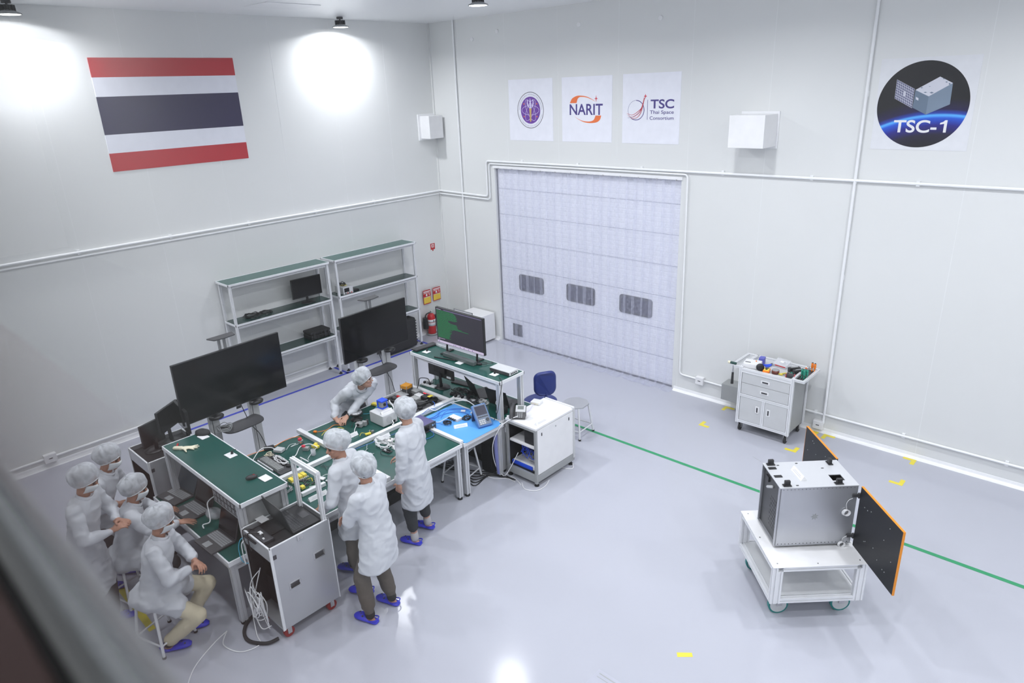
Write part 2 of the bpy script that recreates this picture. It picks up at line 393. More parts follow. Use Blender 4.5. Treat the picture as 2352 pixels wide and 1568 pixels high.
pipe([(6.72,-.025,.27),(XR-.01,-.025,.27)], .016, 'low white pipe above the floor right of the tool cart',
     clips=[(x,-.012,.27) for x in (7.5,8.6,9.7,10.8)])
pipe([(d,YB+.02,.14),(d,-4.8,.14),(d,-2.9,.14)], .016, 'low white pipe along the foot of the left wall behind the people')
def jbox(x,z,label,w=.13,h=.12,left=None):
    if left is None:
        o=one('socket_box',MB((x,0,z)).box(x-w/2,x+w/2,-.07,0,z-h/2,z+h/2),'white',label,'socket box',(x,0,z),bevel=.006)
        q=MB((x,0,z)).box(x-.022,x+.022,-.0715,-.069,z-.004,z+.008)
    else:
        y=left
        o=one('socket_box',MB((0,y,z)).box(0,.07,y-w/2,y+w/2,z-h/2,z+h/2),'white',label,'socket box',(0,y,z),bevel=.006)
        q=MB((0,y,z)).box(.069,.0715,y-.022,y+.022,z-.004,z+.008)
    q.build('socket_slot','text',o)
jbox(5.76,.285,'white socket box low on the wall right of the roll door')
jbox(7.56,.11,'white socket box low on the wall behind the tool cart, at pipe foot')
jbox(0,.14,'white socket box low on the left wall behind the bending person', left=-7.36, w=.15)
# little round sensors high on the door wall
for i,(x,z,l) in enumerate(((1.12,5.42,'white round cap highest near the corner, left of the seam'),(1.72,5.5,'second white round cap from the corner, near the ceiling'),(3.42,5.47,'white round cap high on the wall above the middle logo poster'),(4.83,5.44,'white round cap highest above the right logo poster'))):
    one('sensor_dome', MB((x,0,z)).cyl((x,0,z),(x,-.02,z),.035,.03),'white',l,'sensor',(x,0,z))
# grey trunking box behind the tool cart
one('trunking_box', MB((6.45,-.12,.17)).box(6.2,6.75,-.22,0,.17,.42), 'gbox','grey metal box fixed low on the wall behind the tool cart','box',(6.45,-.12,.17),bevel=.004)
# white wall boxes (air units)
def wbox(loc, sz, label, flange):
    t=thing('wall_box',label,'box',loc); x,y,z=sz
    MB().box(*( (0,x,-y/2,y/2) if flange=='x' else (-x/2,x/2,-y,0)),-z/2,z/2).build('housing','white',t,.004)
    MB().box(*( (0,.02,-y/2-.05,y/2+.03) if flange=='x' else (-x/2-.02,x/2+.02,-.02,0)),-z/2-.03,z/2+.03).build('flange','trim',t,.002)
    return t
wbox((0,-.215,3.985),(.27,.33,.40),'white box fixed on the left wall close to the corner','x')
wbox((6.36,0,3.985),(.47,.40,.40),'white box fixed on wall between logo posters and round satellite poster','y')
# ceiling access panel frame
one('ceiling_hatch', MB((1.2,-3.6,CZ)).box(.9,1.5,-4.0,-3.2,CZ-.008,CZ),'trim','thin flat white hatch panel in the ceiling near the corner','hatch',(1.2,-3.6,CZ),bevel=.002)
# ================================================================ lamps
def lamp(x,y,label,mk=True,power=210):
    t=thing('high_bay_lamp',label,'lamp',(x,y,CZ),group='high bay ceiling lamps')
    MB().cyl((0,0,-.03),(0,0,0),.05).cyl((0,0,-.05),(0,0,-.02),.012).build('ceiling_mount','dgrey',t)
    m=MB().cyl((0,0,-.10),(0,0,-.05),.045,.06)
    for k in range(12):
        a=2*PI*k/12; m.ob((.055*math.cos(a),.055*math.sin(a),-.08),(.05,.006,.06),a)
    m.build('heat_sink','dgrey',t)
    MB().lathe([(.05,-.10),(.075,-.115),(.125,-.135),(.13,-.15),(.118,-.15),(.10,-.135),(.05,-.115)]).build('shade','grey',t)
    MB().cyl((0,0,-.149),(0,0,-.143),.117,n=28).build('lens','led',t)
    ld=bpy.data.lights.new('lamp_light','AREA'); ld.shape='DISK'; ld.size=.23; ld.energy=power; ld.color=(.93,.955,1.0); ld.spread=R(162)
    lo=bpy.data.objects.new('lamp_light',ld); C.objects.link(lo); lo.location=(0,0,-.155); lo.parent=t
LP=[]
LX=.30
for i,x in enumerate((LX,3.5,6.5,9.5,12.4)):
    for j,y in enumerate((-2.2,-5.0,-7.6)):
        if i==0: y=(-2.09,-6.55,None)[j]
        if y is None: continue
        LP.append((x,y))
for x,y in LP:
    lab={(LX,-2.09):'dark high bay lamp on the ceiling over bright wall patch',(3.5,-2.2):'lit high bay lamp at top edge of the photo',(LX,-6.55):'high bay lamp by the left wall casting the bright patch at the left edge'}.get((x,y),'high bay lamp on the ceiling outside the picture')
    lamp(x,y,lab,power=(58 if x<1 else 46))
for x in (3.,9.):
    ld=bpy.data.lights.new('gallery_light','AREA'); ld.shape='RECTANGLE'; ld.size=1.2; ld.size_y=.3; ld.energy=17
    lo=bpy.data.objects.new('gallery_light',ld); C.objects.link(lo); lo.location=(x,-10.4,CZ-.02)
# ================================================================ flag and posters
def flat(mb, x0,x1,z0,z1,y0=-.004,y1=0): return mb.box(x0,x1,y0,y1,z0,z1)
t=thing('flag','red, white and navy striped flag panel high on the left wall','flag',(0,-4.78,3.755))
y0,y1=-5.75,-3.818; z0,z1=3.757,5.175; o=(0,-4.78,3.755); hh=(z1-z0)/6
for nm,a,b,mt in (('red_stripe',0,1,'fred'),('white_stripe',1,2,'fwhite'),('navy_stripe',2,4,'fnavy'),('white_stripe',4,5,'fwhite'),('red_stripe',5,6,'fred')):
    MB(o).box(0,.006,y0,y1,z0+hh*a,z0+hh*b).build(nm,mt,t)
Y=-.004
def ell_ring(mb,cx,cz,r0,r1,y0,y1,a0=0,a1=360,n=48,sx=1.):
    k=n; P=[]
    for i in range(k+1):
        a=R(a0+(a1-a0)*i/k); P.append((math.cos(a)*sx,math.sin(a)))
    for i in range(k):
        q=[(cx+P[i][0]*r0,cz+P[i][1]*r0),(cx+P[i+1][0]*r0,cz+P[i+1][1]*r0),(cx+P[i+1][0]*r1,cz+P[i+1][1]*r1),(cx+P[i][0]*r1,cz+P[i][1]*r1)]
        plate(mb,q,y0,y1)
    return mb
def disc(mb,cx,cz,r,y0,y1,n=48): return plate(mb,[(cx+r*math.cos(2*PI*i/n),cz+r*math.sin(2*PI*i/n)) for i in range(n)],y0,y1)
def stroke(mb,pts,w,y0,y1,w1=None):
    n=len(pts)
    for i in range(n-1):
        a=Vector(pts[i]); b=Vector(pts[i+1]); d=(b-a).normalized(); nn=Vector((-d.y,d.x))
        wa=(w+( (w1 if w1 is not None else w)-w)*i/(n-1))/2; wb=(w+((w1 if w1 is not None else w)-w)*(i+1)/(n-1))/2
        e=d*wa*.3
        plate(mb,[tuple(a-e+nn*wa),tuple(a-e-nn*wa),tuple(b+e-nn*wb),tuple(b+e+nn*wb)],y0,y1)
    return mb
def curve(pts,k=8):
    P=[Vector(p) for p in pts]; Q=[]
    for i in range(len(P)-1):
        a=P[max(i-1,0)];b=P[i];c=P[i+1];d=P[min(i+2,len(P)-1)]
        for j in range(k):
            t=j/k; Q.append(tuple(.5*((2*b)+(c-a)*t+(2*a-5*b+4*c-d)*t*t+(3*b-a-3*c+d)*t**3)))
    return Q+[tuple(P[-1])]
def poster(x0,x1,z0,z1,label):
    loc=((x0+x1)/2,0,z0); t=thing('poster',label,'poster',loc)
    flat(MB(loc),x0,x1,z0,z1).build('poster_board','poster',t); return t
# 1: purple emblem
t=poster(1.93,2.888,3.77,4.74,'square white poster with round purple emblem of trident and orbits, leftmost poster')
q=MB(); cx,cz=-.0,.485
ell_ring(q,0,cz,.278,.287,-.0052,Y); q.build('emblem_ring','text',t)
q=MB(); disc(q,0,cz,.213,-.0052,Y); q.build('emblem_disc','purple',t)
q=MB()
for a in (0,60,-60):
    P=[]
    for i in range(41):
        u=2*PI*i/40; x=.185*math.cos(u); z=.075*math.sin(u); P.append((x*math.cos(R(a))-z*math.sin(R(a)), cz+x*math.sin(R(a))+z*math.cos(R(a))))
    stroke(q,P,.006,-.0058,-.005)
q.build('orbit_lines','lav',t)
q=MB()
for dx in (0,): plate(q,[(-.018,cz+.03),(.018,cz+.03),(.014,cz+.14),(0,cz+.19),(-.014,cz+.14)],-.0064,-.005)
for s in (-1,1): plate(q,[(s*.02,cz+.03),(s*.055,cz+.06),(s*.075,cz+.10),(s*.07,cz+.15),(s*.045,cz+.175),(s*.055,cz+.13),(s*.045,cz+.09),(s*.03,cz+.06)],-.0064,-.005)
q.build('trident','lav',t)
q=MB(); plate(q,[(-.028,cz+.03),(.028,cz+.03),(.02,cz-.02),(.015,cz-.14),(.02,cz-.16),(0,cz-.19),(-.02,cz-.16),(-.015,cz-.14),(-.02,cz-.02)],-.0066,-.005); q.build('trident_handle','goldp',t)
for x,z in ((-.14,.10),(.14,.10),(-.14,-.10),(.14,-.10)): disc(MB(),x,cz+z,.012,-.0066,-.005,12).build('electron_dot','org',t)
# ring lettering
RT='Ministry of Higher Education, Science, Research and Innovation'
cu=[]
q=MB()
import itertools
def arctext(s, r, a_c, size, up, par, name, mt):
    cu=bpy.data.curves.new(name,'FONT'); cu.body=s; cu.size=size; cu.extrude=.0003
    o=bpy.data.objects.new(name,cu); C.objects.link(o); bpy.context.view_layer.update()
    me=bpy.data.meshes.new_from_object(o.evaluated_get(bpy.context.evaluated_depsgraph_get())); bpy.data.objects.remove(o)
    xs=[v.co.x for v in me.vertices]; w=max(xs)-min(xs); mid=(max(xs)+min(xs))/2
    for v in me.vertices:
        x,y,zz=v.co; 
        if up: a=R(a_c)-(x-mid)/r; rr_=r+y
        else:  a=R(a_c)+(x-mid)/r; rr_=r-y
        v.co=(rr_*math.cos(a), -.0048-zz, cz+rr_*math.sin(a))
    me.materials.clear(); me.materials.append(mt)
    o=bpy.data.objects.new(name,me); C.objects.link(o); o.parent=par
arctext(RT,.257,270,.0262,False,t,'ring_lettering',mat('ring_print',(.40,.40,.50),.6))
arctext('กระทรวงการอุดมศึกษา วิทยาศาสตร์ วิจัยและนวัตกรรม',.236,90,.034,True,t,'ring_lettering',mat('ring_print',(.40,.40,.50),.6))
# 2: NARIT
t=poster(3.078,4.04,3.772,4.738,'square white poster with NARIT lettering and orange arcs, middle poster')
cz=.466
q=MB()
def crescent(pts_o, pts_i): plate(q, pts_o+pts_i[::-1], -.0052, Y)
def arc(cx,cz_,rx,rz,a0,a1,n=20): return [(cx+rx*math.cos(R(a0+(a1-a0)*i/n)),cz_+rz*math.sin(R(a0+(a1-a0)*i/n))) for i in range(n+1)]
def strip2(A,B):
    for i in range(len(A)-1): plate(q,[A[i],A[i+1],B[i+1],B[i]],-.0052,Y)
def P2(*p): return curve([(x-3.559,z-3.772) for x,z in p])
strip2(P2((3.239,4.354),(3.28,4.42),(3.36,4.456),(3.436,4.463),(3.56,4.448),(3.66,4.41),(3.729,4.374)), P2((3.37,4.354),(3.39,4.41),(3.42,4.437),(3.46,4.443),(3.56,4.434),(3.66,4.402),(3.729,4.372)))
q.build('orange_arc','org',t); q=MB()
strip2(P2((3.842,4.168),(3.82,4.11),(3.76,4.07),(3.642,4.057),(3.52,4.07),(3.42,4.105),(3.334,4.152)), P2((3.735,4.168),(3.71,4.115),(3.67,4.09),(3.60,4.080),(3.50,4.088),(3.41,4.115),(3.334,4.154)))
q.build('orange_arc','org',t)
q=MB(); sx_,sz_=.186,.642
plate(q,[(sx_,sz_+.05),(sx_+.008,sz_+.008),(sx_+.035,sz_),(sx_+.008,sz_-.008),(sx_,sz_-.05),(sx_-.008,sz_-.008),(sx_-.035,sz_),(sx_-.008,sz_+.008)],-.0052,Y); q.build('star','ered',t)
text('lettering','NARIT','indigo',t,(-.326,-.0045,.409),.637,.158,bold=.016)
# 3: TSC
t=poster(4.229,5.188,3.772,4.742,'square white poster with TSC Thai Space Consortium lettering, right poster of three')
cz=.475
cz=.468
q=MB(); ell_ring(q,-.243,cz-.0,.136,.139,-.0052,Y,90,235); ell_ring(q,-.243,cz,.131,.141,-.0052,Y,-125,90); q.build('globe_ring','indigo',t)
for ks,(zz,xe) in enumerate(((-.055,-.40),(-.085,-.385))):
    stroke(MB(),curve([(xe,cz+zz+.01),(-.30,cz+zz-.01),(-.19,cz+zz+.05),(-.14,cz+.05),(-.105,cz+.17)]),.003,-.0058-.0012*ks,-.0052-.0012*ks,.014).build('red_swoosh','ered',t)
q=MB()
stroke(q,curve([(-.33,cz-.12),(-.22,cz-.10),(-.15,cz-.01),(-.105,cz+.17)]),.003,-.0082,-.0076,.012)
plate(q,[(-.09,cz+.225),(-.083,cz+.20),(-.062,cz+.19),(-.083,cz+.182),(-.09,cz+.155),(-.097,cz+.182),(-.118,cz+.19),(-.097,cz+.20)],-.0052,Y)
q.build('red_swoosh','ered',t)
q=MB(); stroke(q,curve([(-.385,cz-.105),(-.29,cz-.09),(-.19,cz-.03),(-.135,cz+.06)]),.003,-.0056,-.005,.008); q.build('blue_swoosh','indigo',t)
flat(MB(),-.052,-.046,cz-.132,cz+.143,-.0052,Y).build('divider','indigo',t)
text('lettering','TSC','indigo',t,(.0,-.0045,.493),.383,.118,bold=.02)
text('lettering','Thai Space','indigo',t,(-.008,-.0045,.417),.39,.046,bold=.008)
text('lettering','Consortium','indigo',t,(-.008,-.0045,.336),.39,.046,bold=.008)
# 4: TSC-1 roundel
x0,x1,z0,z1=7.728,8.71,3.783,4.765
loc=((x0+x1)/2,0,z0); t=thing('poster','large pale poster with black round satellite picture reading TSC-1','poster',loc)
flat(MB(loc),x0,x1,z0,z1,-.003).build('poster_board',mat('clear_film_white',(.74,.75,.78),.4),t)
cx,cz=8.203-loc[0],4.271-z0
q=MB(); disc(q,0,0,.459,-.0042,-.003,72); o=q.build('space_picture','spacepic',t); o.location=(cx,0,cz)
# printed satellite, flat artwork
def ap(u,v): # artwork point to poster plane
    return (7.502+7.205e-4*u+1.143e-4*v-loc[0], 4.873-7.3e-6*u-7.647e-4*v-z0)
q=MB(); plate(q,[ap(762,575),ap(1100,400),ap(1268,490),ap(945,665)],-.0052,-.004); q.build('satellite_print','spacel',t)
q=MB(); plate(q,[ap(762,575),ap(945,665),ap(905,915),ap(720,820)],-.0052,-.004); q.build('satellite_print','spaced',t)
q=MB(); plate(q,[ap(945,665),ap(1268,490),ap(1230,775),ap(905,915)],-.0052,-.004); q.build('satellite_print','spaceb',t)
q=MB(); plate(q,[ap(505,425),ap(752,560),ap(712,828),ap(466,690)],-.0052,-.004); q.build('panel_print','spacel',t)
q=MB()
for r_ in range(8):
    for c_ in range(9):
        u=(c_+.5)/9; v=(r_+.5)/8
        def bl(u,v): 
            a=(505+(752-505)*u,425+(560-425)*u); b=(466+(712-466)*u,690+(828-690)*u); return (a[0]+(b[0]-a[0])*v,a[1]+(b[1]-a[1])*v)
        if 3<=r_<=4 and 4<=c_<=4: continue
        P=[bl(u-.045,v-.05),bl(u+.045,v-.05),bl(u+.045,v+.05),bl(u-.045,v+.05)]
        plate(q,[ap(*p) for p in P],-.0058,-.005)
q.build('cell_print',mat('cell_print',(.13,.14,.24),.5),t)
q=MB()
for u,v,a,b in ((1150,430,18,6),(1185,475,18,8),(1225,500,14,14),(985,615,30,12),(850,545,18,8),(900,610,26,8),(960,530,14,4)):
    plate(MB(),[ap(u-a,v),ap(u,v-b),ap(u+a,v),ap(u,v+b)],-.0058,-.005).build('detail_print','spaced',t)
pass
q=MB(); plate(q,[ap(768,670),ap(805,688),ap(803,722),ap(768,705)],-.0058,-.005); q.build('detail_print','spacel',t)
text('lettering','TSC-','white',t,(7.947-loc[0],-.0060,3.977-z0),.440,.130,bold=.02)
x_=8.483-loc[0]; z_=3.977-z0; plate(MB(),[(x_-.028,z_),(x_,z_),(x_,z_+.130),(x_-.022,z_+.130),(x_-.04,z_+.112),(x_-.068,z_+.102),(x_-.068,z_+.084),(x_-.028,z_+.092)],-.0066,-.0055).build('lettering','white',t)
for x,z,lb in ((9.35,4.7,'faint grey scuff line on the wall near the right edge'),):
    one('wall_mark',MB((x,0,z)).box(x-.12,x+.12,-.0015,0,z-.006,z+.006),'gbox',lb,'mark',(x,0,z))
# ================================================================ floor tapes
def tape(name,poly,mt,label,group=None):
    cx=sum(p[0] for p in poly)/len(poly); cy=sum(p[1] for p in poly)/len(poly)
    m=MB((cx,cy,0)).prism(poly,0.0002,.0016); return one(name,m,mt,label,'floor tape',(cx,cy,0),group=group)
tape('floor_tape',[(4.2,-1.985),(XR-.02,-2.0),(XR-.02,-1.945),(4.2,-1.935)],'tgreen','long green tape line crossing the floor behind the satellite')
tape('floor_tape',[(.40,-6.5),(.455,-6.5),(.53,-1.0),(.475,-1.0)],'tblue','long blue tape line along the floor in front of the racks')
tape('floor_tape',[(.06,-2.90),(.5,-2.90),(.5,-2.85),(.06,-2.85)],'tblue','short blue tape across the floor between the two racks')
tape('floor_tape',[(.03,-1.05),(.5,-1.05),(.5,-1.0),(.03,-1.0)],'tblue','short blue tape by the extinguisher end of the racks')
def corner(x,y,dx,dy,label,L=.15,w=.05):
    P=[(x,y),(x+dx*L,y),(x+dx*L,y+dy*w),(x+dx*w,y+dy*w),(x+dx*w,y+dy*L),(x,y+dy*L)]
    tape('corner_mark',P,'yellow',label,'yellow corner marks on the floor')
corner(6.22,-.07,1,-1,'yellow corner mark by the wall left of the tool cart')
corner(6.20,-.87,1,1,'yellow corner mark on the floor in front of the grey trunking box')
corner(7.56,-.80,-1,1,'yellow corner mark just right of the front tool cart wheel')
corner(7.59,-.05,-1,-1,'yellow corner mark by the wall, left one of the pair behind the solar panel')
corner(7.66,-.05,1,-1,'yellow corner mark by the wall, right one of the pair behind the solar panel')
corner(8.80,-.05,-1,-1,'yellow corner mark by the wall skirting, far right')
corner(8.83,-.80,-1,1,'yellow corner mark on open floor right of the satellite')
tape('floor_tape',[(8.115,-4.83),(8.235,-4.755),(8.26,-4.80),(8.14,-4.875)] and [(8.12,-4.79),(8.22,-4.71),(8.25,-4.745),(8.15,-4.83)],'yellow','small lone yellow tape piece near the bottom of the photo')
tape('floor_tape',[(3.35,-7.62),(3.42,-7.62),(4.3,-7.66),(4.3,-7.72),(3.35,-7.70)],'yellow','yellow tape strip on the floor behind the stools')
# faint floor hatch at the bottom of the picture
tf=thing('floor_hatch','flat grey recessed hatch in the floor at the bottom edge','hatch',(7.9,-5.6,0))
MB((7.9,-5.6,0)).prism([(7.72,-5.37),(8.1,-5.37),(8.1,-5.8),(7.72,-5.8)],0,.002).build('hatch_plate',mat('hatch_grey',(.44,.45,.52),.3),tf)
MB((7.9,-5.6,0)).prism([(7.75,-5.40),(8.1,-5.40),(8.1,-5.41),(7.75,-5.41)],.002,.003).prism([(7.75,-5.44),(8.1,-5.44),(8.1,-5.445),(7.75,-5.445)],.002,.003).build('hatch_groove','gbox',tf)
# ================================================================ FURNITURE
def foot(mb,x,y): return mb.cyl((x,y,0),(x,y,.012),.03,.03).cyl((x,y,.012),(x,y,.035),.012,.012)
def bench(name,label,x0,x1,y0,y1,z,group=None,top='green',shelf=None,w=.06,feet=True,brace=False):
    loc=((x0+x1)/2,(y0+y1)/2,0); t=thing(name,label,'workbench',loc,group=group)
    MB(loc).box(x0+.012,x1-.012,y0+.012,y1-.012,z-.03,z).build('tabletop',top,t)
    m=MB(loc); e=.014
    m.box(x0,x1,y0,y0+e,z-.045,z+.002).box(x0,x1,y1-e,y1,z-.045,z+.002).box(x0,x0+e,y0+e,y1-e,z-.045,z+.002).box(x1-e,x1,y0+e,y1-e,z-.045,z+.002)
    m.build('edge_trim','aluw',t,.002)
    m=MB(loc); i=w/2+.02; zz=z-.045-w/2-.012
    for y in (y0+i,y1-i): m.profile((x0+i,y,zz),(x1-i,y,zz),.045,.07)
    for x in (x0+i,x1-i): m.profile((x,y0+i,zz),(x,y1-i,zz),.045,.07)
    m.build('frame','alu',t)
    for x in (x0+i,x1-i):
        for y in (y0+i,y1-i):
            lg=MB(loc).profile((x,y,.035),(x,y,z-.035),w).build('leg','alu',t)
            foot(MB(loc),x,y).build('foot','rubber',lg)
    if brace:
     m=MB(loc)
     for x in (x0+i,x1-i): m.profile((x,y0+i,.28),(x,y1-i,.28),.04)
     m.profile((x0+i,(y0+y1)/2,.28),(x1-i,(y0+y1)/2,.28),.04); m.build('lower_brace','alu',t)
    if shelf:
        sx0,sx1,sy0,sy1,sz=shelf
        s=MB(loc).box(sx0+.01,sx1-.01,sy0+.01,sy1-.01,sz-.025,sz).build('upper_shelf','green',t)
        m=MB(loc)
        m.box(sx0,sx1,sy0,sy0+.012,sz-.04,sz+.002).box(sx0,sx1,sy1-.012,sy1,sz-.04,sz+.002).box(sx0,sx0+.012,sy0,sy1,sz-.04,sz+.002).box(sx1-.012,sx1,sy0,sy1,sz-.04,sz+.002)
        m.build('shelf_trim','aluw',s,.002)
        m=MB(loc)
        for y in (sy0+.04,sy1-.04): m.profile((sx0+.04,y,sz-.06),(sx1-.04,y,sz-.06),.035,.04)
        m.build('shelf_frame','alu',s)
        for x in (sx0+.045,min(sx1-.045,x1-.045)):
            for y in (sy0+.035,sy1-.035):
                MB(loc).profile((x,y,z),(x,y,sz-.04),.06).build('shelf_post','alu',t)
    return t
BX0,BX1=3.24,4.985
bench('workbench','green topped workbench with raised shelf holding the big lit monitor',BX0,4.95,-3.60,-2.97,.74,'workbenches of the island',shelf=(BX0,4.95,-3.60,-3.15,1.27))
bench('workbench','green topped workbench with raised shelf in front of the seated people',BX0,4.925,-7.125,-6.42,.722,'workbenches of the island',shelf=(BX0+.02,4.955,-6.94,-6.46,1.25))
bench('workbench','widest low green workbench in the middle, covered in circuit boards',BX0,4.985,-6.405,-4.30,.74,'workbenches of the island')
bench('workbench','short workbench carrying the sky blue mat and the black equipment tray',BX0,5.0,-4.29,-3.615,.74,'workbenches of the island',w=.06)
one('antistatic_mat',MB((4.55,-3.95,.742)).prism([(4.11,-4.27),(4.99,-4.27),(5.01,-4.25),(5.01,-3.72),(4.985,-3.66),(4.93,-3.62),(4.11,-3.62)],.7425,.7465),'blue','sky blue antistatic mat on the bench beside the white cabinet','mat',(4.55,-3.95,.742))
# white bars dividing the bench
def bar(p0,p1,label,w=.055,h=.045,z=.7425):
    c=((p0[0]+p1[0])/2,(p0[1]+p1[1])/2,z); m=MB(c)
    if abs(p1[0]-p0[0])>abs(p1[1]-p0[1]): m.box(p0[0],p1[0],p0[1]-w/2,p0[1]+w/2,z,z+h)
    else: m.box(p0[0]-w/2,p0[0]+w/2,p0[1],p1[1],z,z+h)
    return one('divider_bar',m,'aluw',label,'divider bar',c,bevel=.002,group='white divider bars on the workbench')
bar((3.18,-5.36),(4.02,-5.36),'white divider bar reaching from the far bench edge to the man in front')
bar((4.09,-5.36),(4.97,-5.36),'white divider bar whose open end shows at the near bench edge behind the man')
bar((4.05,-6.38),(4.05,-4.32),'longest white divider bar running lengthwise down the green bench')
bar((4.03,-4.26),(4.03,-3.56),'white divider bar between black equipment tray and blue mat',w=.06)
bar((4.12,-4.295),(4.97,-4.295),'white divider bar along the near-left edge of the blue mat',h=.03)
bar((3.26,-3.60),(3.99,-3.60),'white divider bar behind the black equipment tray',h=.03)
bar((4.50,-6.12),(4.50,-5.84),'short grey-white bar in front of the yellow circuit board',w=.04,h=.04)
bar((3.46,-6.05),(3.80,-6.05),'thin white bar at the left of the dark long circuit board',w=.02,h=.02)
# ---- racks on the left wall
def rack(y0,y1,label):
    x0,x1=.05,.42; loc=(.235,(y0+y1)/2,0); t=thing('storage_rack',label,'rack',loc,group='storage racks on the left wall')
    for z in (2.01,1.37,.73):
        e=.02 if z>2 else 0.
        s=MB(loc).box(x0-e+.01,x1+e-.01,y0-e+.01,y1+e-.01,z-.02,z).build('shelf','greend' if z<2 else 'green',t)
        m=MB(loc)
        m.box(x0-e,x1+e,y0-e,y0-e+.012,z-.03,z+.002).box(x0-e,x1+e,y1+e-.012,y1+e,z-.03,z+.002).box(x0-e,x0-e+.012,y0-e,y1+e,z-.03,z+.002).box(x1+e-.012,x1+e,y0-e,y1+e,z-.03,z+.002)
        m.build('shelf_edge','aluw',s,.002)
        m=MB(loc).profile((x1-.02,y0+.05,z-.055),(x1-.02,y1-.05,z-.055),.03).profile((x0+.02,y0+.05,z-.055),(x0+.02,y1-.05,z-.055),.03)
        m.build('shelf_rail','alu',s)
    for x in (x0+.02,x1-.02):
        for y in (y0+.02,y1-.02):
            lg=MB(loc).profile((x,y,.05),(x,y,1.98),.035).build('leg','aluw',t)
            foot(MB(loc),x,y).build('foot','rubber',lg)
    return t
rack(-4.68,-2.945,'aluminium rack with green shelves holding a monitor and black case, left of pair')
rack(-2.82,-1.085,'aluminium rack with green shelves nearest the fire extinguishers')
# on the racks
def monitor(name,label,loc,rz,w,h,zb,base='round',group=None,back=None,tilt=0,thick=.03):
    # screen faces local -Y
    t=thing(name,label,'monitor',loc,rz,group)
    m=MB(); m.ob((0,0,zb+h/2),(w,thick,h)); o=m.build('housing','black',t,.004)
    m=MB(); m.ob((0,-thick/2-.0008,zb+h/2+.004),(w-.018,.002,h-.026)); m.build('screen','screen',t)
    if back: m=MB(); m.ob((0,thick/2+.012,zb+h/2),(w*.45,.03,h*.5)); m.build('rear_bulge','black',t,.008)
    if base=='round':
        m=MB().lathe([(.001,0),(.125,0),(.125,.006),(.05,.016),(.001,.018)],sy=.8); m.build('base','black',t)
        MB().cyl((0,.02,.012),(0,.03,zb+h*.3),.022,.018).build('neck','black',t)
    return t
monitor('monitor','black monitor standing on the middle shelf of the left rack',(.24,-3.30,1.372),R(88),.54,.33,.10)
# coiled cables on shelf
def tangle(name,label,c,rx,ry,rz_,n,r,mt,turns=5,cat='cable',seed=1,group=None,parent=None):
    rnd=random.Random(seed); P=[]
    for i in range(n):
        a=2*PI*turns*i/n; q=.55+.45*rnd.random()
        P.append((rx*q*math.cos(a)+rx*.2*rnd.uniform(-1,1), ry*q*math.sin(a)+ry*.2*rnd.uniform(-1,1), r+rz_*rnd.random()))
    m=MB().tube(P,r,6,sub=4)
    if parent: 
        o=m.build(name,mt,parent); o.location=c; return o
    return one(name,m,mt,label,cat,c,group=group)
tangle('cable_bundle','heap of black cables on the middle shelf of the left rack',(.22,-4.30,1.371),.11,.14,.05,46,.005,'black',6,seed=3)
tangle('cable_bundle','flatter black cable coil behind the cable heap on the left rack',(.20,-4.05,1.371),.09,.10,.03,30,.005,'black',4,seed=5)
t=thing('equipment_case','black ribbed hard case on the lowest shelf of the left rack','case',(.23,-3.22,.732))
MB().box(-.13,.13,-.19,.19,0,.085).build('case_body','blackm',t,.015)
MB().box(-.133,.133,-.193,.193,.09,.14).build('lid','blackm',t,.02)
m=MB()
for k in range(5): m.box(.125,.139,-.15+.07*k,-.12+.07*k,.01,.13)
m.build('rib','black',t,.003)
MB().tube([(.135,-.05,.08),(.16,-.05,.075),(.16,.05,.075),(.135,.05,.08)],.008).build('handle','black',t)
t=thing('bench_power_supply','small pale bench power supply with dark display on the right rack','power supply',(.25,-2.60,1.372))
MB().box(-.12,.14,-.10,.10,0,.13).build('housing','lgrey',t,.006)
MB().box(.14,.143,-.08,.02,.04,.11).build('display','screen',t)
for k in range(4): MB().cyl((.14,-.06+.04*k,.02),(.155,-.06+.04*k,.02),.009).build('terminal',('red' if k%2 else 'black'),t)
MB().ob((.0,0,.1315),(.1,.1,.002)).build('sticker','yel2',t)
tangle('cable_bundle','black cable coil sitting on the small bench power supply',(.25,-2.62,1.504),.07,.08,.05,26,.006,'black',4,seed=8)
one('power_brick',MB().box(-.05,.05,-.07,.07,0,.03),'black','black power brick beside the bench power supply','power brick',(.30,-2.42,1.372),bevel=.004)
t=thing('suitcase','large black hard travel case standing behind the right television','case',(.33,-1.62,0))
MB().box(-.13,.13,-.38,.38,.03,.60).build('shell','blackm',t,.035)
m=MB(); 
for k in range(9): m.box(-.12,.12,.375,.392,.08+.055*k,.10+.055*k)
m.build('rib','black',t,.003)
for y in (-.3,.3): MB().cyl((0,y-.02,.03),(0,y+.02,.03),.03).build('wheel','rubber',t)
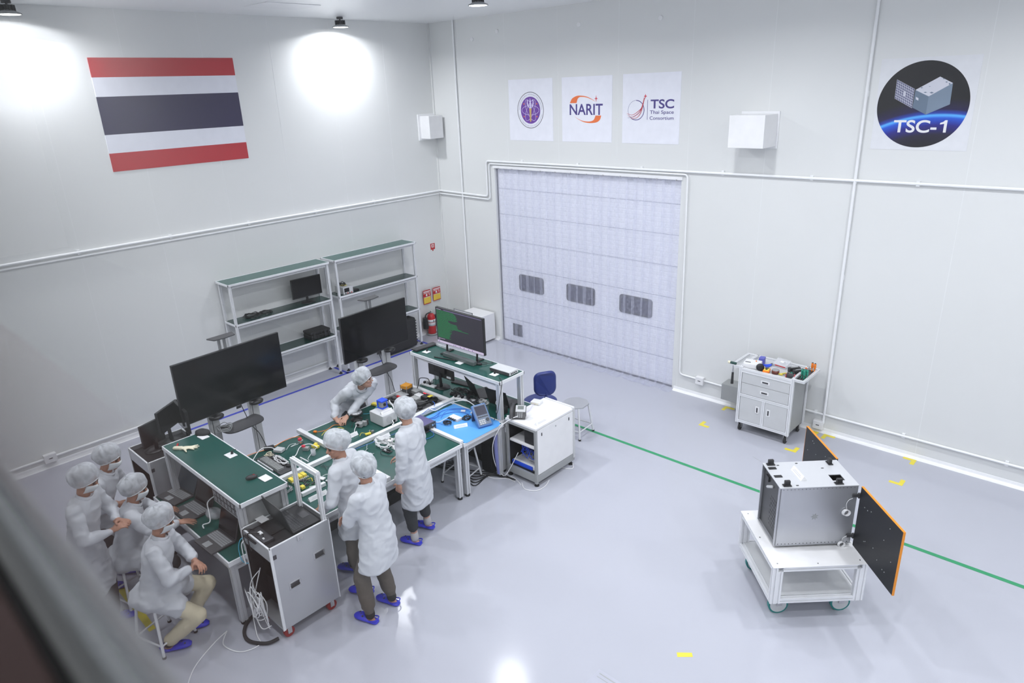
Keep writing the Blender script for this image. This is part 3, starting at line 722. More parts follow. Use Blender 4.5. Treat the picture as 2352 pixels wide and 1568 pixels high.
# ---- television stands
def tvstand(label,cx,cy,zb,yaw,w,h,ptop,trayz,seed):
    t=thing('television_stand',label,'television',(cx,cy,0),yaw-PI/2)      # local: screen faces +X, width along Y
    MB().box(-.035,.0,-w/2,w/2,zb,zb+h).build('television','black',t,.004)
    MB().box(.0,.0015,-w/2+.008,w/2-.008,zb+.016,zb+h-.008).build('screen','screen',t)
    MB().box(-.07,-.035,-w*.35,w*.35,zb+.08,zb+h*.7).build('rear_cover','black',t,.01)
    MB().box(-.003,.003,-.03,.03,zb-.035,zb-.001).build('sensor','black',t,.002)
    for y in (-.26,.26):
        p=MB().box(-.19,-.12,y-.06,y+.06,.09,ptop).build('column','lgrey',t,.012)
        MB().box(-.125,-.118,y-.035,y-.028,.1,ptop-.05).build('cable_channel','dgrey',p)
        MB().lathe([(.001,0),(.085,0),(.09,.02),(.08,.035),(.001,.035)],c=(-.06,y,zb-.075),sx=.8).build('collar','black',t)
        for s,e in ((-1,.38),(1,.38)):
            pass
        b=MB().box(-.48,.22,y-.035,y+.035,.065,.10).build('foot_beam','lgrey',t,.008)
        for x in (-.44,.18):
            MB().cyl((x,y-.015,.032),(x,y+.015,.032),.032).build('caster','rubber',b)
    MB().box(-.17,-.13,-.2,.2,.07,.12).build('cross_beam','lgrey',t,.004)
    MB().box(-.16,-.12,-.2,.2,zb+.2,zb+.26).build('mount_bar','dgrey',t,.004)
    # tray: rounded kidney board in front of the columns
    P=[(-.12,-.27),(-.02,-.31),(.10,-.29),(.16,-.20),(.17,0),(.16,.20),(.10,.29),(-.02,.31),(-.12,.27),(-.10,.12),(-.11,0),(-.10,-.12)]
    Q=curve(P+[P[0]],4)[:-1]
    tr=MB().prism([(x*.95,y*.82) for x,y in Q],trayz,trayz+.022).build('tray','dgrey',t,.006)
    cp=MB().prism([(-.14,-.16),(-.02,-.13),(.0,0),(-.02,.13),(-.14,.16)],zb+h+.12,zb+h+.135).build('camera_shelf','dgrey',t,.004)
    MB().box(-.13,-.10,-.045,-.02,zb+h*.6,zb+h+.12).box(-.13,-.10,.02,.045,zb+h*.6,zb+h+.12).build('shelf_bracket','grey',cp)
    MB().tube([(-.12,.06,zb+.1),(-.10,.10,zb-.12),(-.09,.16,zb-.35),(-.08,.24,trayz-.25),(-.11,.32,trayz-.5)],.005).build('cable','black',t)
    return t
tv1=tvstand('large television on a grey two column stand, left one by the seated people',2.80,-5.87,1.18,1.631,1.333,.732,1.75,.93,1)
tangle('cable_bundle','coiled grey cable lying on the tray under the left television',(2.80,-6.08,.953),.10,.10,.05,40,.004,'grey',6,seed=11)
tv2=tvstand('large television on a grey two column stand, right one in front of the racks',2.478,-3.575,1.082,1.636,1.2,.675,1.62,.80,2)
# ---- roll cases
def rollcase(label,x0,x1,y0,y1,z,handle=True):
    loc=((x0+x1)/2,(y0+y1)/2,0); t=thing('roll_case',label,'rolling case',loc); zb=.13
    MB(loc).box(x1-.012,x1,y0,y1,zb,z).build('side_panel','alud',t,.002)
    MB(loc).box(x0,x0+.012,y0,y1,zb,z).build('side_panel','alud',t,.002)
    MB(loc).box(x0+.012,x1-.012,y1-.012,y1,zb,z).build('back_panel','alud',t,.002)
    MB(loc).box(x0+.012,x1-.012,y0,y1-.012,zb,zb+.02).build('bottom_panel','alud',t)
    MB(loc).box(x0+.012,x1-.012,y0,y0+.014,z-.14,z).build('front_lip','alud',t,.002)
    MB(loc).box(x0+.012,x1-.012,y0+.014,y1-.012,z-.06,z-.045).build('inner_deck','blackm',t)
    MB(loc).box(x0+.013,x0+.02,y0+.01,y1-.013,zb+.02,z-.14).box(x1-.02,x1-.013,y0+.01,y1-.013,zb+.02,z-.14).box(x0+.02,x1-.02,y1-.02,y1-.013,zb+.02,z-.14).build('lining','blackm',t)
    m=MB(loc); e=.012
    m.box(x0-.003,x1+.003,y0-.003,y0+e,z-.004,z+.004).box(x0-.003,x1+.003,y1-e,y1+.003,z-.004,z+.004).box(x0-.003,x0+e,y0,y1,z-.004,z+.004).box(x1-e,x1+.003,y0,y1,z-.004,z+.004)
    m.build('rim','aluw',t,.001)
    m=MB(loc)
    for x in (x0,x1):
        for y in (y0,y1): m.box(x-.006,x+.006 if x==x1 else x+.012,y-.004,y+.02 if y==y0 else y+.004,zb,z-.004)
    m.build('edge_strip','aluw',t)
    for dx,dz in ((.0,.0),):
        for ya,za in ((y0+.12,.50),(y1-.20,.66)):
            h=MB(loc).box(x1-.002,x1+.004,ya,ya+.115,za,za+.075).build('handle_plate','steel',t,.002)
            MB(loc).box(x1+.003,x1+.006,ya+.015,ya+.10,za+.012,za+.063).build('recess','dgrey',h)
            MB(loc).tube([(x1+.006,ya+.02,za+.03),(x1+.014,ya+.025,za+.028),(x1+.014,ya+.09,za+.028),(x1+.006,ya+.095,za+.03)],.005).build('grip','rubber',h)
    k=MB(loc).box(x1,x1+.006,(y0+y1)/2-.03,(y0+y1)/2+.03,z-.06,z-.005).build('latch','steel',t,.002)
    MB(loc).box(x1+.005,x1+.014,(y0+y1)/2-.008,(y0+y1)/2+.02,z-.05,z-.035).build('latch_hook','steel',k)
    MB(loc).box(x1,x1+.003,y0+.02,y0+.055,z-.12,z-.08).build('badge','text',t)
    for x in (x0+.06,x1-.06):
        for y in (y0+.07,y1-.07):
            cst=MB(loc).box(x-.03,x+.03,y-.03,y+.03,.115,zb).box(x-.028,x-.022,y-.02,y+.02,.04,.115).box(x+.022,x+.028,y-.02,y+.02,.04,.115).build('caster_fork','steel',t)
            MB(loc).cyl((x-.018,y,.05),(x+.018,y,.05),.05,n=20).build('wheel',mat('red_wheel',(.28,.02,.02),.5),cst)
    if handle:
        hx0,hx1,hy,hz=x0+.05,x1-.03,y1-.03,1.475
        m=MB(loc).profile((hx0,hy,z-.04),(hx0,hy,hz-.02),.035).profile((hx1,hy,z-.04),(hx1,hy,hz-.02),.035).profile((hx0-.0175,hy,hz),(hx1+.0175,hy,hz),.04)
        m.build('push_handle','aluw',t)
    return t
rollcase('silver aluminium rolling case with open side, holding the black laptop, frontmost',4.928,5.408,-6.95,-6.36,1.0)
rollcase('silver aluminium rolling case holding dark monitors at far end of left bench',2.47,3.02,-7.04,-6.44,1.0,False)
# ---- white server cabinet
x0,x1,y0,y1,z=4.99,5.49,-3.575,-2.83,.80; loc=((x0+x1)/2,(y0+y1)/2,0)
t=thing('server_cabinet','white low server cabinet with open front carrying the desk phone','cabinet',loc)
o=MB(loc).box(x0,x1,y0,y1,z-.03,z).build('top_panel','white',t,.005)
MB(loc).box(x1-.015,x1,y0+.03,y1-.02,.16,z-.035).build('side_panel','white',t,.003)
MB(loc).box(x0,x0+.015,y0+.03,y1-.02,.16,z-.035).build('side_panel','white',t,.003)
MB(loc).box(x0+.015,x1-.015,y1-.03,y1-.02,.16,z-.035).build('back_panel','lgrey',t)
m=MB(loc).box(x0,x0+.035,y0,y0+.03,.04,z-.03).box(x1-.035,x1,y0,y0+.03,.04,z-.03).box(x0+.035,x1-.035,y0,y0+.03,z-.06,z-.03).box(x0+.035,x1-.035,y0,y0+.03,.06,.155)
m.build('front_frame','gbox',t,.002)
MB(loc).box(x1-.012,x1+.001,y0+.03,y1,.06,.155).box(x0,x0+.012,y0+.03,y1,.06,.155).build('plinth','gbox',t,.002)
m=MB(loc).box(x0+.04,x1-.04,y1-.035,y1-.03,.16,z-.04).box(x0+.016,x0+.02,y0+.04,y1-.04,.16,z-.04).box(x1-.02,x1-.016,y0+.04,y1-.04,.16,z-.04).box(x0+.02,x1-.02,y0+.04,y1-.035,.15,.16)
m.build('lining','black',t)
MB(loc).box(x0+.04,x1-.04,y0+.03,y1-.1,.49,.52).build('inner_shelf','white',t,.004)
MB(loc).box(x1-.03,x1+.012,y1-.03,y1+.0,.10,z+.01).build('rear_edge','lgrey',t,.003)
MB(loc).box(x0+.03,x1+.0,y1-.012,y1+.004,z,z+.018).build('rear_lip','white',t,.003)
for cx,cyy in ((5.24,-3.41),(5.13,-3.41)):
    m=MB(loc)
    for k in range(7): m.box(cx-.045+(.012 if k in(0,6) else 0),cx+.045-(.012 if k in (0,6) else 0),cyy-.045+.014*k,cyy-.039+.014*k,z-.001,z+.0008)
    m.build('vent_grille','lgrey',t)
for yy in (y0+.10,y1-.12):
    MB(loc).box(x1,x1+.002,yy,yy+.018,z-.13,z-.09).build('latch','text',t)
MB(loc).cyl((x1,(y0+y1)/2,z-.10),(x1+.006,(y0+y1)/2,z-.10),.009).build('lock','steel',t)
for x in (x0+.03,x1-.03):
    for y in (y0+.03,y1-.04): foot(MB(loc),x,y).box(x-.01,x+.01,y-.01,y+.01,.03,.06).build('foot','rubber',t)
# contents
one('black_box_unit',MB((5.36,-3.4,.521)).box(5.25,5.44,-3.52,-3.2,.521,.70),'blackm','black matte box on the inner shelf of the white cabinet','box',(5.36,-3.4,.521),bevel=.01)
t=thing('network_switch','blue fronted network switch low inside the white cabinet','network switch',(5.24,-3.35,.161))
MB((5.24,-3.35,.161)).box(5.03,5.45,-3.50,-3.2,.161,.205).build('housing','white',t,.002)
MB((5.24,-3.35,.161)).box(5.03,5.36,-3.515,-3.50,.161,.205).build('face','bluep',t)
tangle('cable_bundle','blue network cables tangled inside the white cabinet',(5.22,-3.40,.23),.14,.08,.20,40,.0035,'bluep',4,seed=21)
tangle('cable_bundle','grey cables piled on the network switch inside the cabinet',(5.30,-3.38,.206),.12,.07,.05,40,.004,'lgrey',5,seed=22)
# ---- white low cabinet behind the big monitor, by the wall
t=thing('cabinet','white low cabinet by the wall behind the big lit monitor','cabinet',(1.10,-.22,0))
MB().box(-.30,.28,-.18,.18,.03,.55).build('body','white',t,.005)
MB().box(-.28,.24,-.186,-.18,.06,.53).build('door','white',t,.003)
m=MB().box(-.36,-.345,-.36,-.35,.03,.62).box(.145,.16,-.36,-.35,.03,.62).box(-.36,.16,-.36,-.35,.605,.62).box(-.36,.16,-.36,-.35,.0,.03)
t2=thing('framed_board','white framed board leaning upright in front of the low cabinet','board',(1.06,-.12,0))
m.build('board_frame','grey',t2); MB().box(-.345,.145,-.357,-.352,.03,.605).build('board','white',t2)
# ---- chair
t=thing('office_chair','blue padded swivel chair beyond the white cabinet','chair',(4.58,-2.43,0),R(150))
MB().lathe([(.001,.455),(.20,.455),(.225,.475),(.225,.495),(.20,.51),(.001,.505)],sx=1.,sy=1.05,n=28).build('seat','navy',t)
P=rr(-.16,.16,.67,1.02,.10,6)
n_=len(P)
rs=[]
for yo,sc in ((-.235,.88),(-.225,.97),(-.20,1.0),(-.185,.97),(-.175,.9)): rs.append([(yo+ .03*(1-(x/.16)**2)*-1, x*sc, .845+(z-.845)*sc) for x,z in P])
MB().rings(rs).build('backrest','navy',t)
MB().tube([(-.10,0,.46),(-.22,0,.465),(-.245,0,.52),(-.24,0,.72)],.022).build('back_support','navy',t)
MB().cyl((0,0,.08),(0,0,.455),.025).build('column','black',t)
for k in range(5):
    a=2*PI*k/5+.3; l=MB().cyl((0,0,.10),(.28*math.cos(a),.28*math.sin(a),.07),.022,.015).build('leg','black',t)
    MB().cyl((.28*math.cos(a)-.015,.28*math.sin(a),.03),(.28*math.cos(a)+.015,.28*math.sin(a),.03),.03).build('caster','rubber',l)
# ---- stools
def stool(loc,rz,label,w=.34,h=.47):
    t=thing('stool',label,'stool',loc,rz,'aluminium stools')
    MB().prism([(w*.5*math.cos(R(a))*1.1,w*.5*math.sin(R(a))*1.1) for a in (25,65,115,155,205,245,295,335)],h-.022,h).build('seat','alud',t,.004)
    for sx in (-1,1):
        for sy in (-1,1):
            l=MB().cyl((sx*w*.36,sy*w*.36,h-.022),(sx*w*.52,sy*w*.52,.01),.013,.013,n=10).build('leg','aluw',t)
            MB().cyl((sx*w*.52,sy*w*.52,0),(sx*w*.52,sy*w*.52,.02),.018).build('foot','rubber',l)
    a=w*.49
    for p,q in (((-a,-a),(a,-a)),((-a,a),(a,a)),((-a,-a),(-a,a)),((a,-a),(a,a))): MB().cyl(p+(.12,),q+(.12,),.009,n=8).build('stretcher','aluw',t)
    return t
stool((4.98,-2.14,0),R(5),'pale aluminium stool standing behind the white cabinet')
stool((4.62,-4.02,0),R(12),'aluminium stool pushed under the bench with the blue mat')
stool((4.53,-7.65,0),R(18),'aluminium stool under the front seated person in beige trousers',.33,.47)
stool((3.73,-7.62,0),R(15),'aluminium stool under the rear seated person',.33,.47)
# ---- fire extinguishers and signs
def ext(loc,label,col,s=1.,rz=0):
    t=thing('fire_extinguisher',label,'fire extinguisher',loc,rz)
    MB().lathe([(.001,0),(.10,0),(.115,.015),(.115,.03),(.001,.03)],n=28).build('stand','grey',t)
    MB().lathe([(.001,.03),(.078,.03),(.082,.04),(.082,.36),(.07,.41),(.04,.445),(.025,.455),(.001,.46)],n=28).build('cylinder',col,t)
    MB().lathe([(.0825,.20),(.083,.20),(.083,.265),(.0825,.265)],n=28).build('label_band','lgrey',t)
    MB().lathe([(.0825,.275),(.0832,.275),(.0832,.33),(.0825,.33)],n=28).build('label_band','white',t)
    MB().box(.075,.0838,-.02,.0,.285,.32).build('label_mark','text',t)
    v=MB().cyl((0,0,.455),(0,0,.49),.018).build('valve','steel',t)
    MB().ob((.03,-.02,.505),(.13,.02,.008),R(-30),0,R(-18)).ob((.03,-.02,.48),(.11,.02,.008),R(-30)).build('lever','steel',v)
    MB().tube([(0,-.03,.47),(-.02,-.11,.44),(-.02,-.14,.36)],.012).build('hose','rubber',t)
    MB().cyl((-.02,-.14,.38),(-.02,-.135,.16),.05,.058).build('horn','black',t)
    return t
ext((.14,-.60,0),'red fire extinguisher with black horn under the left fire sign','red')
ext((.16,-.32,0),'green topped fire extinguisher partly hidden behind the lit monitor',mat('green_cylinder',(.05,.33,.17),.35))
def firesign(y0,y1,z0,z1,label):
    loc=(.0,(y0+y1)/2,z0); t=thing('fire_sign',label,'sign',loc); w=y1-y0; h=z1-z0
    MB().box(.04,.045,-w/2,w/2,0,h).build('sign_board','red',t)
    MB().box(.045,.0458,-w/2+.008,w/2-.008,h*.06,h*.48).build('lower_panel','yel2',t)
    MB().box(.045,.0462,-w/2+.01,w/2-.01,h*.86,h*.93).box(.045,.0462,-w/2+.01,w/2-.06,h*.77,h*.81).box(.045,.0462,-w/2+.008,w/2-.008,h*.495,h*.52).build('white_line','white',t)
    MB().box(.045,.0464,w/2-.045,w/2-.03,h*.6,h*.82).build('extinguisher_icon','white',t)
    MB().lathe([(.001,0),(.022,.0),(.022,.001),(.001,.001)],c=(.0465,-.01,h*.64),rot=Euler((0,R(90),0)).to_matrix()).build('hand_icon','white',t)
    m=MB()
    for k in range(3): m.box(.0458,.0464,-w/2+.04,w/2-.03,h*(.14+.11*k),h*(.165+.11*k))
    m.build('text_line','orange',t)
    MB().cyl((0,0,h*.8),(.04,0,h*.8),.008).cyl((0,0,h*.3),(.04,0,h*.3),.008).build('bracket','steel',t)
firesign(-.675,-.485,.62,.905,'red and yellow fire extinguisher sign, left of the pair')
firesign(-.42,-.225,.635,.905,'red and yellow fire extinguisher sign, right of the pair by the corner')
t=thing('fire_sign','small red fire point sign high on the left wall by the corner','sign',(0,-.30,1.64))
MB().box(0,.005,-.055,.055,.03,.15).prism([(0,-.0),(.005,-.0),(.005,.001),(0,.001)],.0,.03).build('sign_board','red',t)
MB().box(.005,.006,-.03,.03,.07,.135).build('icon_field','white',t); MB().box(.006,.007,-.01,.012,.08,.125).build('icon','red',t); MB().box(0,.005,-.012,.012,0,.03).build('arrow','red',t)
# ---- tool cart
x0,x1,y0,y1=6.66,7.40,-.69,-.14; loc=((x0+x1)/2,(y0+y1)/2,0); zt=.95
t=thing('tool_cart','aluminium tool cart with two drawers and two doors, tools on top','tool cart',loc)
m=MB(loc).box(x0+.02,x1-.02,y0+.02,y1-.005,.14,zt-.06); m.build('body','gbox',t)
for x in (x0+.02,x1-.02):
    for y in (y0+.02,y1-.02): MB(loc).profile((x,y,.13),(x,y,zt+.01),.04).build('corner_post','aluw',t)
m=MB(loc)
for z in (.16,.555): m.profile((x0+.04,y0+.02,z),(x1-.04,y0+.02,z),.04)
m.profile((x0+.04,y0+.02,zt-.035),(x1-.04,y0+.02,zt-.035),.04,.06)
m.profile(((x0+x1)/2,y0+.02,.18),((x0+x1)/2,y0+.02,.535),.04)
m.build('front_frame','aluw',t)
for a,b in ((.58,.735),(.74,zt-.07)):
    dd=MB(loc).box(x0+.045,x1-.045,y0+.004,y0+.02,a,b).build('drawer','lgrey',t,.002)
    c=(x0+x1)/2; h=MB(loc).box(c-.06,c+.06,y0-.001,y0+.004,(a+b)/2-.02,(a+b)/2+.025).build('handle','white',dd,.002)
    MB(loc).box(c-.04,c+.04,y0-.003,y0-.001,(a+b)/2-.008,(a+b)/2+.013).build('finger_slot','dgrey',h)
for i,(a,b) in enumerate(((x0+.045,(x0+x1)/2-.022),((x0+x1)/2+.022,x1-.045))):
    dd=MB(loc).box(a,b,y0+.004,y0+.02,.183,.533).build('door','lgrey',t,.002)
    c=b-.055 if i==0 else a+.055; h=MB(loc).box(c-.025,c+.025,y0-.001,y0+.004,.34,.44).build('handle','white',dd,.002)
    MB(loc).box(c-.01,c+.01,y0-.003,y0-.001,.355,.425).build('finger_slot','dgrey',h)
MB(loc).box(x0+.03,x1-.03,y0+.03,y1-.03,zt-.03,zt-.02).build('tray_floor','lgrey',t)
m=MB(loc); a,b=x0-.13,x1+.13; zz=zt-.005
m.profile((a,y0+.02,zz),(x0,y0+.02,zz),.03).profile((x1,y0+.02,zz),(b,y0+.02,zz),.03).profile((a,y1-.02,zz),(b,y1-.02,zz),.03)
m.profile((a+.015,y0+.035,zz),(a+.015,y1-.035,zz),.03).profile((b-.015,y0+.035,zz),(b-.015,y1-.035,zz),.03).profile((x1-.02,y0+.04,zz+.01),(x1-.02,y1-.04,zz+.01),.03).profile((x0+.02,y0+.04,zz+.01),(x0+.02,y1-.04,zz+.01),.03)
m.build('top_rail','aluw',t)
MB(loc).box(x1,b-.03,y0+.035,y1-.035,zt-.03,zt-.022).build('side_tray','dgrey',t)
MB(loc).box(a+.03,x0,y0+.035,y1-.035,zt-.03,zt-.022).build('side_tray','lgrey',t)
for x in (x0+.05,x1-.05):
    for y in (y0+.06,y1-.06):
        k=MB(loc).box(x-.03,x+.03,y-.03,y+.03,.12,.13).box(x-.022,x-.016,y-.02,y+.02,.04,.12).box(x+.016,x+.022,y-.02,y+.02,.04,.12).build('caster_fork','steel',t)
        MB(loc).cyl((x-.013,y,.05),(x+.013,y,.05),.05,n=20).build('wheel','rubber',k)
Z=zt-.019
t=thing('hard_box','white plastic organiser box at left end of the tool cart','box',(6.77,-.53,Z),R(12))
MB().box(-.11,.11,-.09,.09,0,.075).build('box_body','white',t,.012)
MB().box(-.09,-.02,-.05,-.03,.075,.078).build('grip_slot','text',t); MB().cyl((.04,.02,.075),(.04,.02,.088),.008).build('knob','orange',t)
one('small_box',MB().box(-.035,.035,-.05,.05,0,.10),mat('violet_box',(.10,.11,.45),.5),'small violet blue box behind white organiser box','box',(6.83,-.37,Z),R(10),.003)
t=thing('pliers','blue handled pliers lying open on the tool cart','pliers',(6.95,-.33,Z),R(30))
MB().tube([(0,0,.012),(-.05,-.03,.014),(-.11,-.035,.012)],.012).build('handle','bluep',t); MB().tube([(0,0,.012),(-.04,-.065,.014),(-.09,-.09,.012)],.012).build('handle','bluep',t)
MB().caps_((0,0,.012),(.06,.035,.012),.018,.006).build('jaws','dgrey',t)
one('tape_reel',MB().lathe([(.02,0),(.05,0),(.05,.035),(.02,.035)]),'black','black tape reel standing upright near the multimeter','reel',(6.90,-.60,Z+.05),0).rotation_euler=(R(80),0,R(40))
t=thing('multimeter','yellow and orange rimmed multimeter lying on the tool cart','multimeter',(6.99,-.585,Z),R(15))
MB().box(-.045,.045,-.065,.065,0,.035).build('rim','orange',t,.012)
MB().box(-.033,.033,-.052,.052,.034,.042).build('case','yel2',t,.004); MB().box(-.024,.024,.01,.042,.042,.044).build('display','dgrey',t); MB().cyl((0,-.02,.042),(0,-.02,.050),.014).build('dial','black',t)
t=thing('tape_roll','roll of amber tape standing flat on the tool cart','tape',(7.105,-.57,Z))
MB().lathe([(.03,0),(.048,0),(.048,.05),(.03,.05),(.03,0)],n=28).build('roll','amber',t); MB().lathe([(.02,.049),(.047,.049),(.047,.052),(.02,.052)],n=28).build('core_face','grey',t)
t=thing('caliper','yellow handled measuring tool on the tool cart','tool',(7.19,-.55,Z),R(55))
MB().ob((0,0,.014),(.11,.012,.012)).ob((-.03,-.015,.014),(.03,.04,.014)).build('body','yel2',t); MB().ob((.01,-.05,.006),(.012,.09,.004)).ob((.035,-.05,.006),(.012,.09,.004)).build('blade','steel',t)
t=thing('plastic_case','clear plastic case with red edge propped on the tool cart','case',(7.07,-.28,Z),R(-8))
MB().ob((0,0,.05),(.20,.15,.02),0,R(22)).build('lid','clear',t,.003); MB().ob((0,.0,.012),(.20,.16,.02)).build('tray','clear',t,.003)
MB().ob((.02,-.078,.028),(.15,.006,.012)).build('red_seal','red',t); MB().ob((.0,0,.063),(.05,.03,.002),0,R(22)).build('sticker','white',t)
one('paper_sheet',MB().ob((0,0,.002),(.10,.08,.002)),'paper','small white card with yellow mark near the pliers','card',(7.0,-.22,Z),R(25))
for (x,y,rz,l) in ((7.27,-.36,50,'black flashlight-like charger block, nearer the clear case'),(7.345,-.40,58,'black power tool battery block at the right of the cart top')):
    t=thing('tool_block',l,'tool',(x,y,Z),R(rz)); MB().ob((0,0,.03),(.16,.06,.06)).build('body','black',t,.008); MB().ob((.0,0,.062),(.10,.02,.004)).build('top_groove','grey',t)
t=thing('ratchet_set','red and black ratchet case at the front right of the tool cart','tool',(7.315,-.60,Z),R(10))
MB().box(-.05,.05,-.03,.03,0,.06).build('body','dgrey',t,.01); MB().box(-.055,-.045,-.032,.032,.005,.055).box(.045,.055,-.032,.032,.005,.055).build('grip','red',t,.004); MB().tube([(-.03,0,.06),(-.03,0,.085),(.03,0,.085),(.03,0,.06)],.005).build('carry_handle','black',t)
one('screw_bit',MB().caps_((-.02,0,.012),(.02,0,.012),.012,.012),'teal','teal bit holder between the black tool blocks','bit',(7.29,-.45,Z),R(40))
def screwdriver(x,y,h,col,l,cap='black'):
    t=thing('screwdriver',l,'screwdriver',(x,y,zt-.02)); MB().lathe([(.001,.0),(.009,.0),(.009,.03),(.006,.035),(.006,.05),(.015,.06),(.017,.08),(.014,.10),(.017,.115),(.012,.125),(.001,.126)] if h else [(.001,0),(.01,0)],n=12).build('handle',col,t)
    MB().cyl((0,0,.124),(0,0,.132),.011).build('end_cap',cap,t)
screwdriver(7.452,-.23,1,'orange','orange screwdriver upright at the far right of the cart, left one'); screwdriver(7.49,-.24,1,'orange','orange screwdriver upright at the far right corner of the cart')
for k,(x,y) in enumerate(((7.435,-.53),(7.465,-.50),(7.47,-.55),(7.495,-.52))): screwdriver(x,y,1,'teal',('front left','rear left','front right','rear right')[k]+' teal screwdriver of the four upright at cart side','teal')
screwdriver(7.45,-.45,1,'ered','red topped screwdriver upright behind the four teal ones','orange')
t=thing('hammer','hammer with black grip hanging at the left end of the tool cart','hammer',(6.565,-.66,zt))
MB().cyl((0,-.02,.0),(0,-.02,-.24),.010,.010).build('shaft','steel',t); MB().cyl((0,-.02,-.10),(0,-.02,-.27),.014,.019).build('grip','rubber',t)
MB().cyl((-.05,0,.025),(.03,0,.025),.018).build('head',mat('dark_green_rubber',(.01,.06,.05),.5),t); MB().cyl((-.085,0,.025),(-.05,0,.025),.019).build('face','cream',t)
# ---- satellite on its cart
SA=R(43.7); co,si=math.cos(SA),math.sin(SA)
loc=(8.559,-3.951,0); t=thing('satellite_cart','white aluminium profile cart on green tyred wheels carrying the satellite','cart',loc,SA)
X,Yd,ZT,ZB=.83,.86,.60,.205; w=.045
for x in (w/2,X-w/2):
    for y in (w/2,Yd-w/2):
        MB().profile((x,y,ZB),(x,y,ZT-.006),w).build('corner_post','aluw',t)
        x2=x+w if x<.4 else x-w; MB().profile((x2,y,ZB),(x2,y,ZT-.05),w).build('inner_post','aluw',t)
m=MB()
for z in (ZT-.028,ZB+.025):
    for y in (w/2,Yd-w/2): m.profile((w*2,y,z),(X-w*2,y,z),w)
    for x in (w/2,X-w/2): m.profile((x,w,z),(x,Yd-w,z),w)
m.build('rail','aluw',t)
MB().box(-.005,X+.005,-.005,Yd+.005,ZT-.006,ZT).build('top_plate','white',t,.002)
MB().box(w,X-w,w,Yd-w,ZB+.05,ZB+.056).build('lower_plate','lgrey',t)
m=MB()
for x,y in ((.05,.05),(X-.05,.05),(.05,Yd-.05),(X-.05,Yd-.05),(.4,.03),(.03,.43)): m.cyl((x,y,ZT),(x,y,ZT+.004),.007,n=8)
m.build('bolt','steel',t)
for x in (.13,X-.13):
    for y in (.13,Yd-.13):
        k=MB().box(x-.05,x+.05,y-.05,y+.05,ZB-.012,ZB).box(x-.02,x+.03,y-.032,y-.026,.09,ZB-.012).box(x-.02,x+.03,y+.026,y+.032,.09,ZB-.012).build('caster_fork','steel',t)
        wv=MB().cyl((x,y-.018,.09),(x,y+.018,.09),.09,n=32).build('tyre',mat('green_tyre',(.01,.20,.19),.4),k)
        MB().cyl((x,y-.021,.09),(x,y+.021,.09),.074,n=32).cyl((x,y-.026,.09),(x,y+.026,.09),.012).build('hub','lgrey',k)
sl=(loc[0]+.10*co-.265*si, loc[1]+.10*si+.265*co, ZT)
t=thing('satellite','box shaped silver satellite with one open end and two black solar wings','satellite',sl,SA)
SX,SY,S0,S1=.69,.43,.03,.628
MB().cyl((.34,.215,0),(.34,.215,.012),.15,n=40).cyl((.34,.215,.012),(.34,.215,S0),.13,n=40).build('separation_ring','steel',t)
MB().box(0,SX,0,.006,S0,S1-.003).build('side_plate','satal',t)
MB().box(0,SX,SY-.006,SY,S0,S1-.003).build('side_plate','satal',t)
MB().box(SX-.006,SX,.006,SY-.006,S0,S1-.003).build('end_plate','satal',t)
MB().box(-.004,SX+.004,-.006,SY+.006,S0-.004,S0).build('base_plate','satal',t)
# top plate with a square opening
wx0,wx1,wy0,wy1=.50,.61,.085,.185
MB().box(-.004,wx0,-.005,SY+.005,S1-.003,S1+.004).box(wx1,SX+.004,-.005,SY+.005,S1-.003,S1+.004).box(wx0,wx1,-.005,wy0,S1-.003,S1+.004).box(wx0,wx1,wy1,SY+.005,S1-.003,S1+.004).build('top_plate','sattop',t)
m=MB().box(-.003,.012,0,.03,S0,S1).box(-.003,.012,SY-.012,SY,S0,S1); m.build('end_frame','satal',t)
MB().box(.02,.025,.006,SY-.006,S0,S1-.003).build('inner_wall',mat('dark_honeycomb',(.07,.072,.075),.4,.5),t)
m=MB()
for r_ in range(9):
    for c_ in range(5): m.cyl((.0185,.07+.036*c_+(.018 if r_%2 else 0),.12+.036*r_),(.021,.07+.036*c_+(.018 if r_%2 else 0),.12+.036*r_),.011,n=8)
m.build('honeycomb_cell','dgrey',t)
MB().caps_((.012,.30,.46),(.012,.20,.52),.014,.014).build('wire_loom','lgrey',t)
MB().ob((.015,.32,.54),(.02,.07,.05)).build('inner_box','black',t,.004)
# top fittings
def fit(x,y,rz,label=None):
    m=MB().ob((x,y,S1+.03),(.05,.028,.052),rz).ob((x+.0,y-.0,S1+.008),(.075,.045,.008),rz); return m.build('sensor_bracket','black',t,.004)
fit(.06,.40,R(0)); fit(.07,.035,R(0)); fit(.60,.35+.03,R(90)); fit(.53,.035,R(0))
for y in (.19,.33): MB().ob((.05,y,S1+.006),(.07,.035,.006)).build('connector','black',t)
for x,y in ((.16,.03),(.30,.40),(.5,.3),(.12,.38)): MB().ob((x,y,S1+.005),(.022,.010,.003)).build('slot_mark','black',t)
MB().box(wx0+.002,wx1-.002,wy0+.002,wy1-.002,S1-.12,S1-.115).build('bay_floor','dgrey',t)
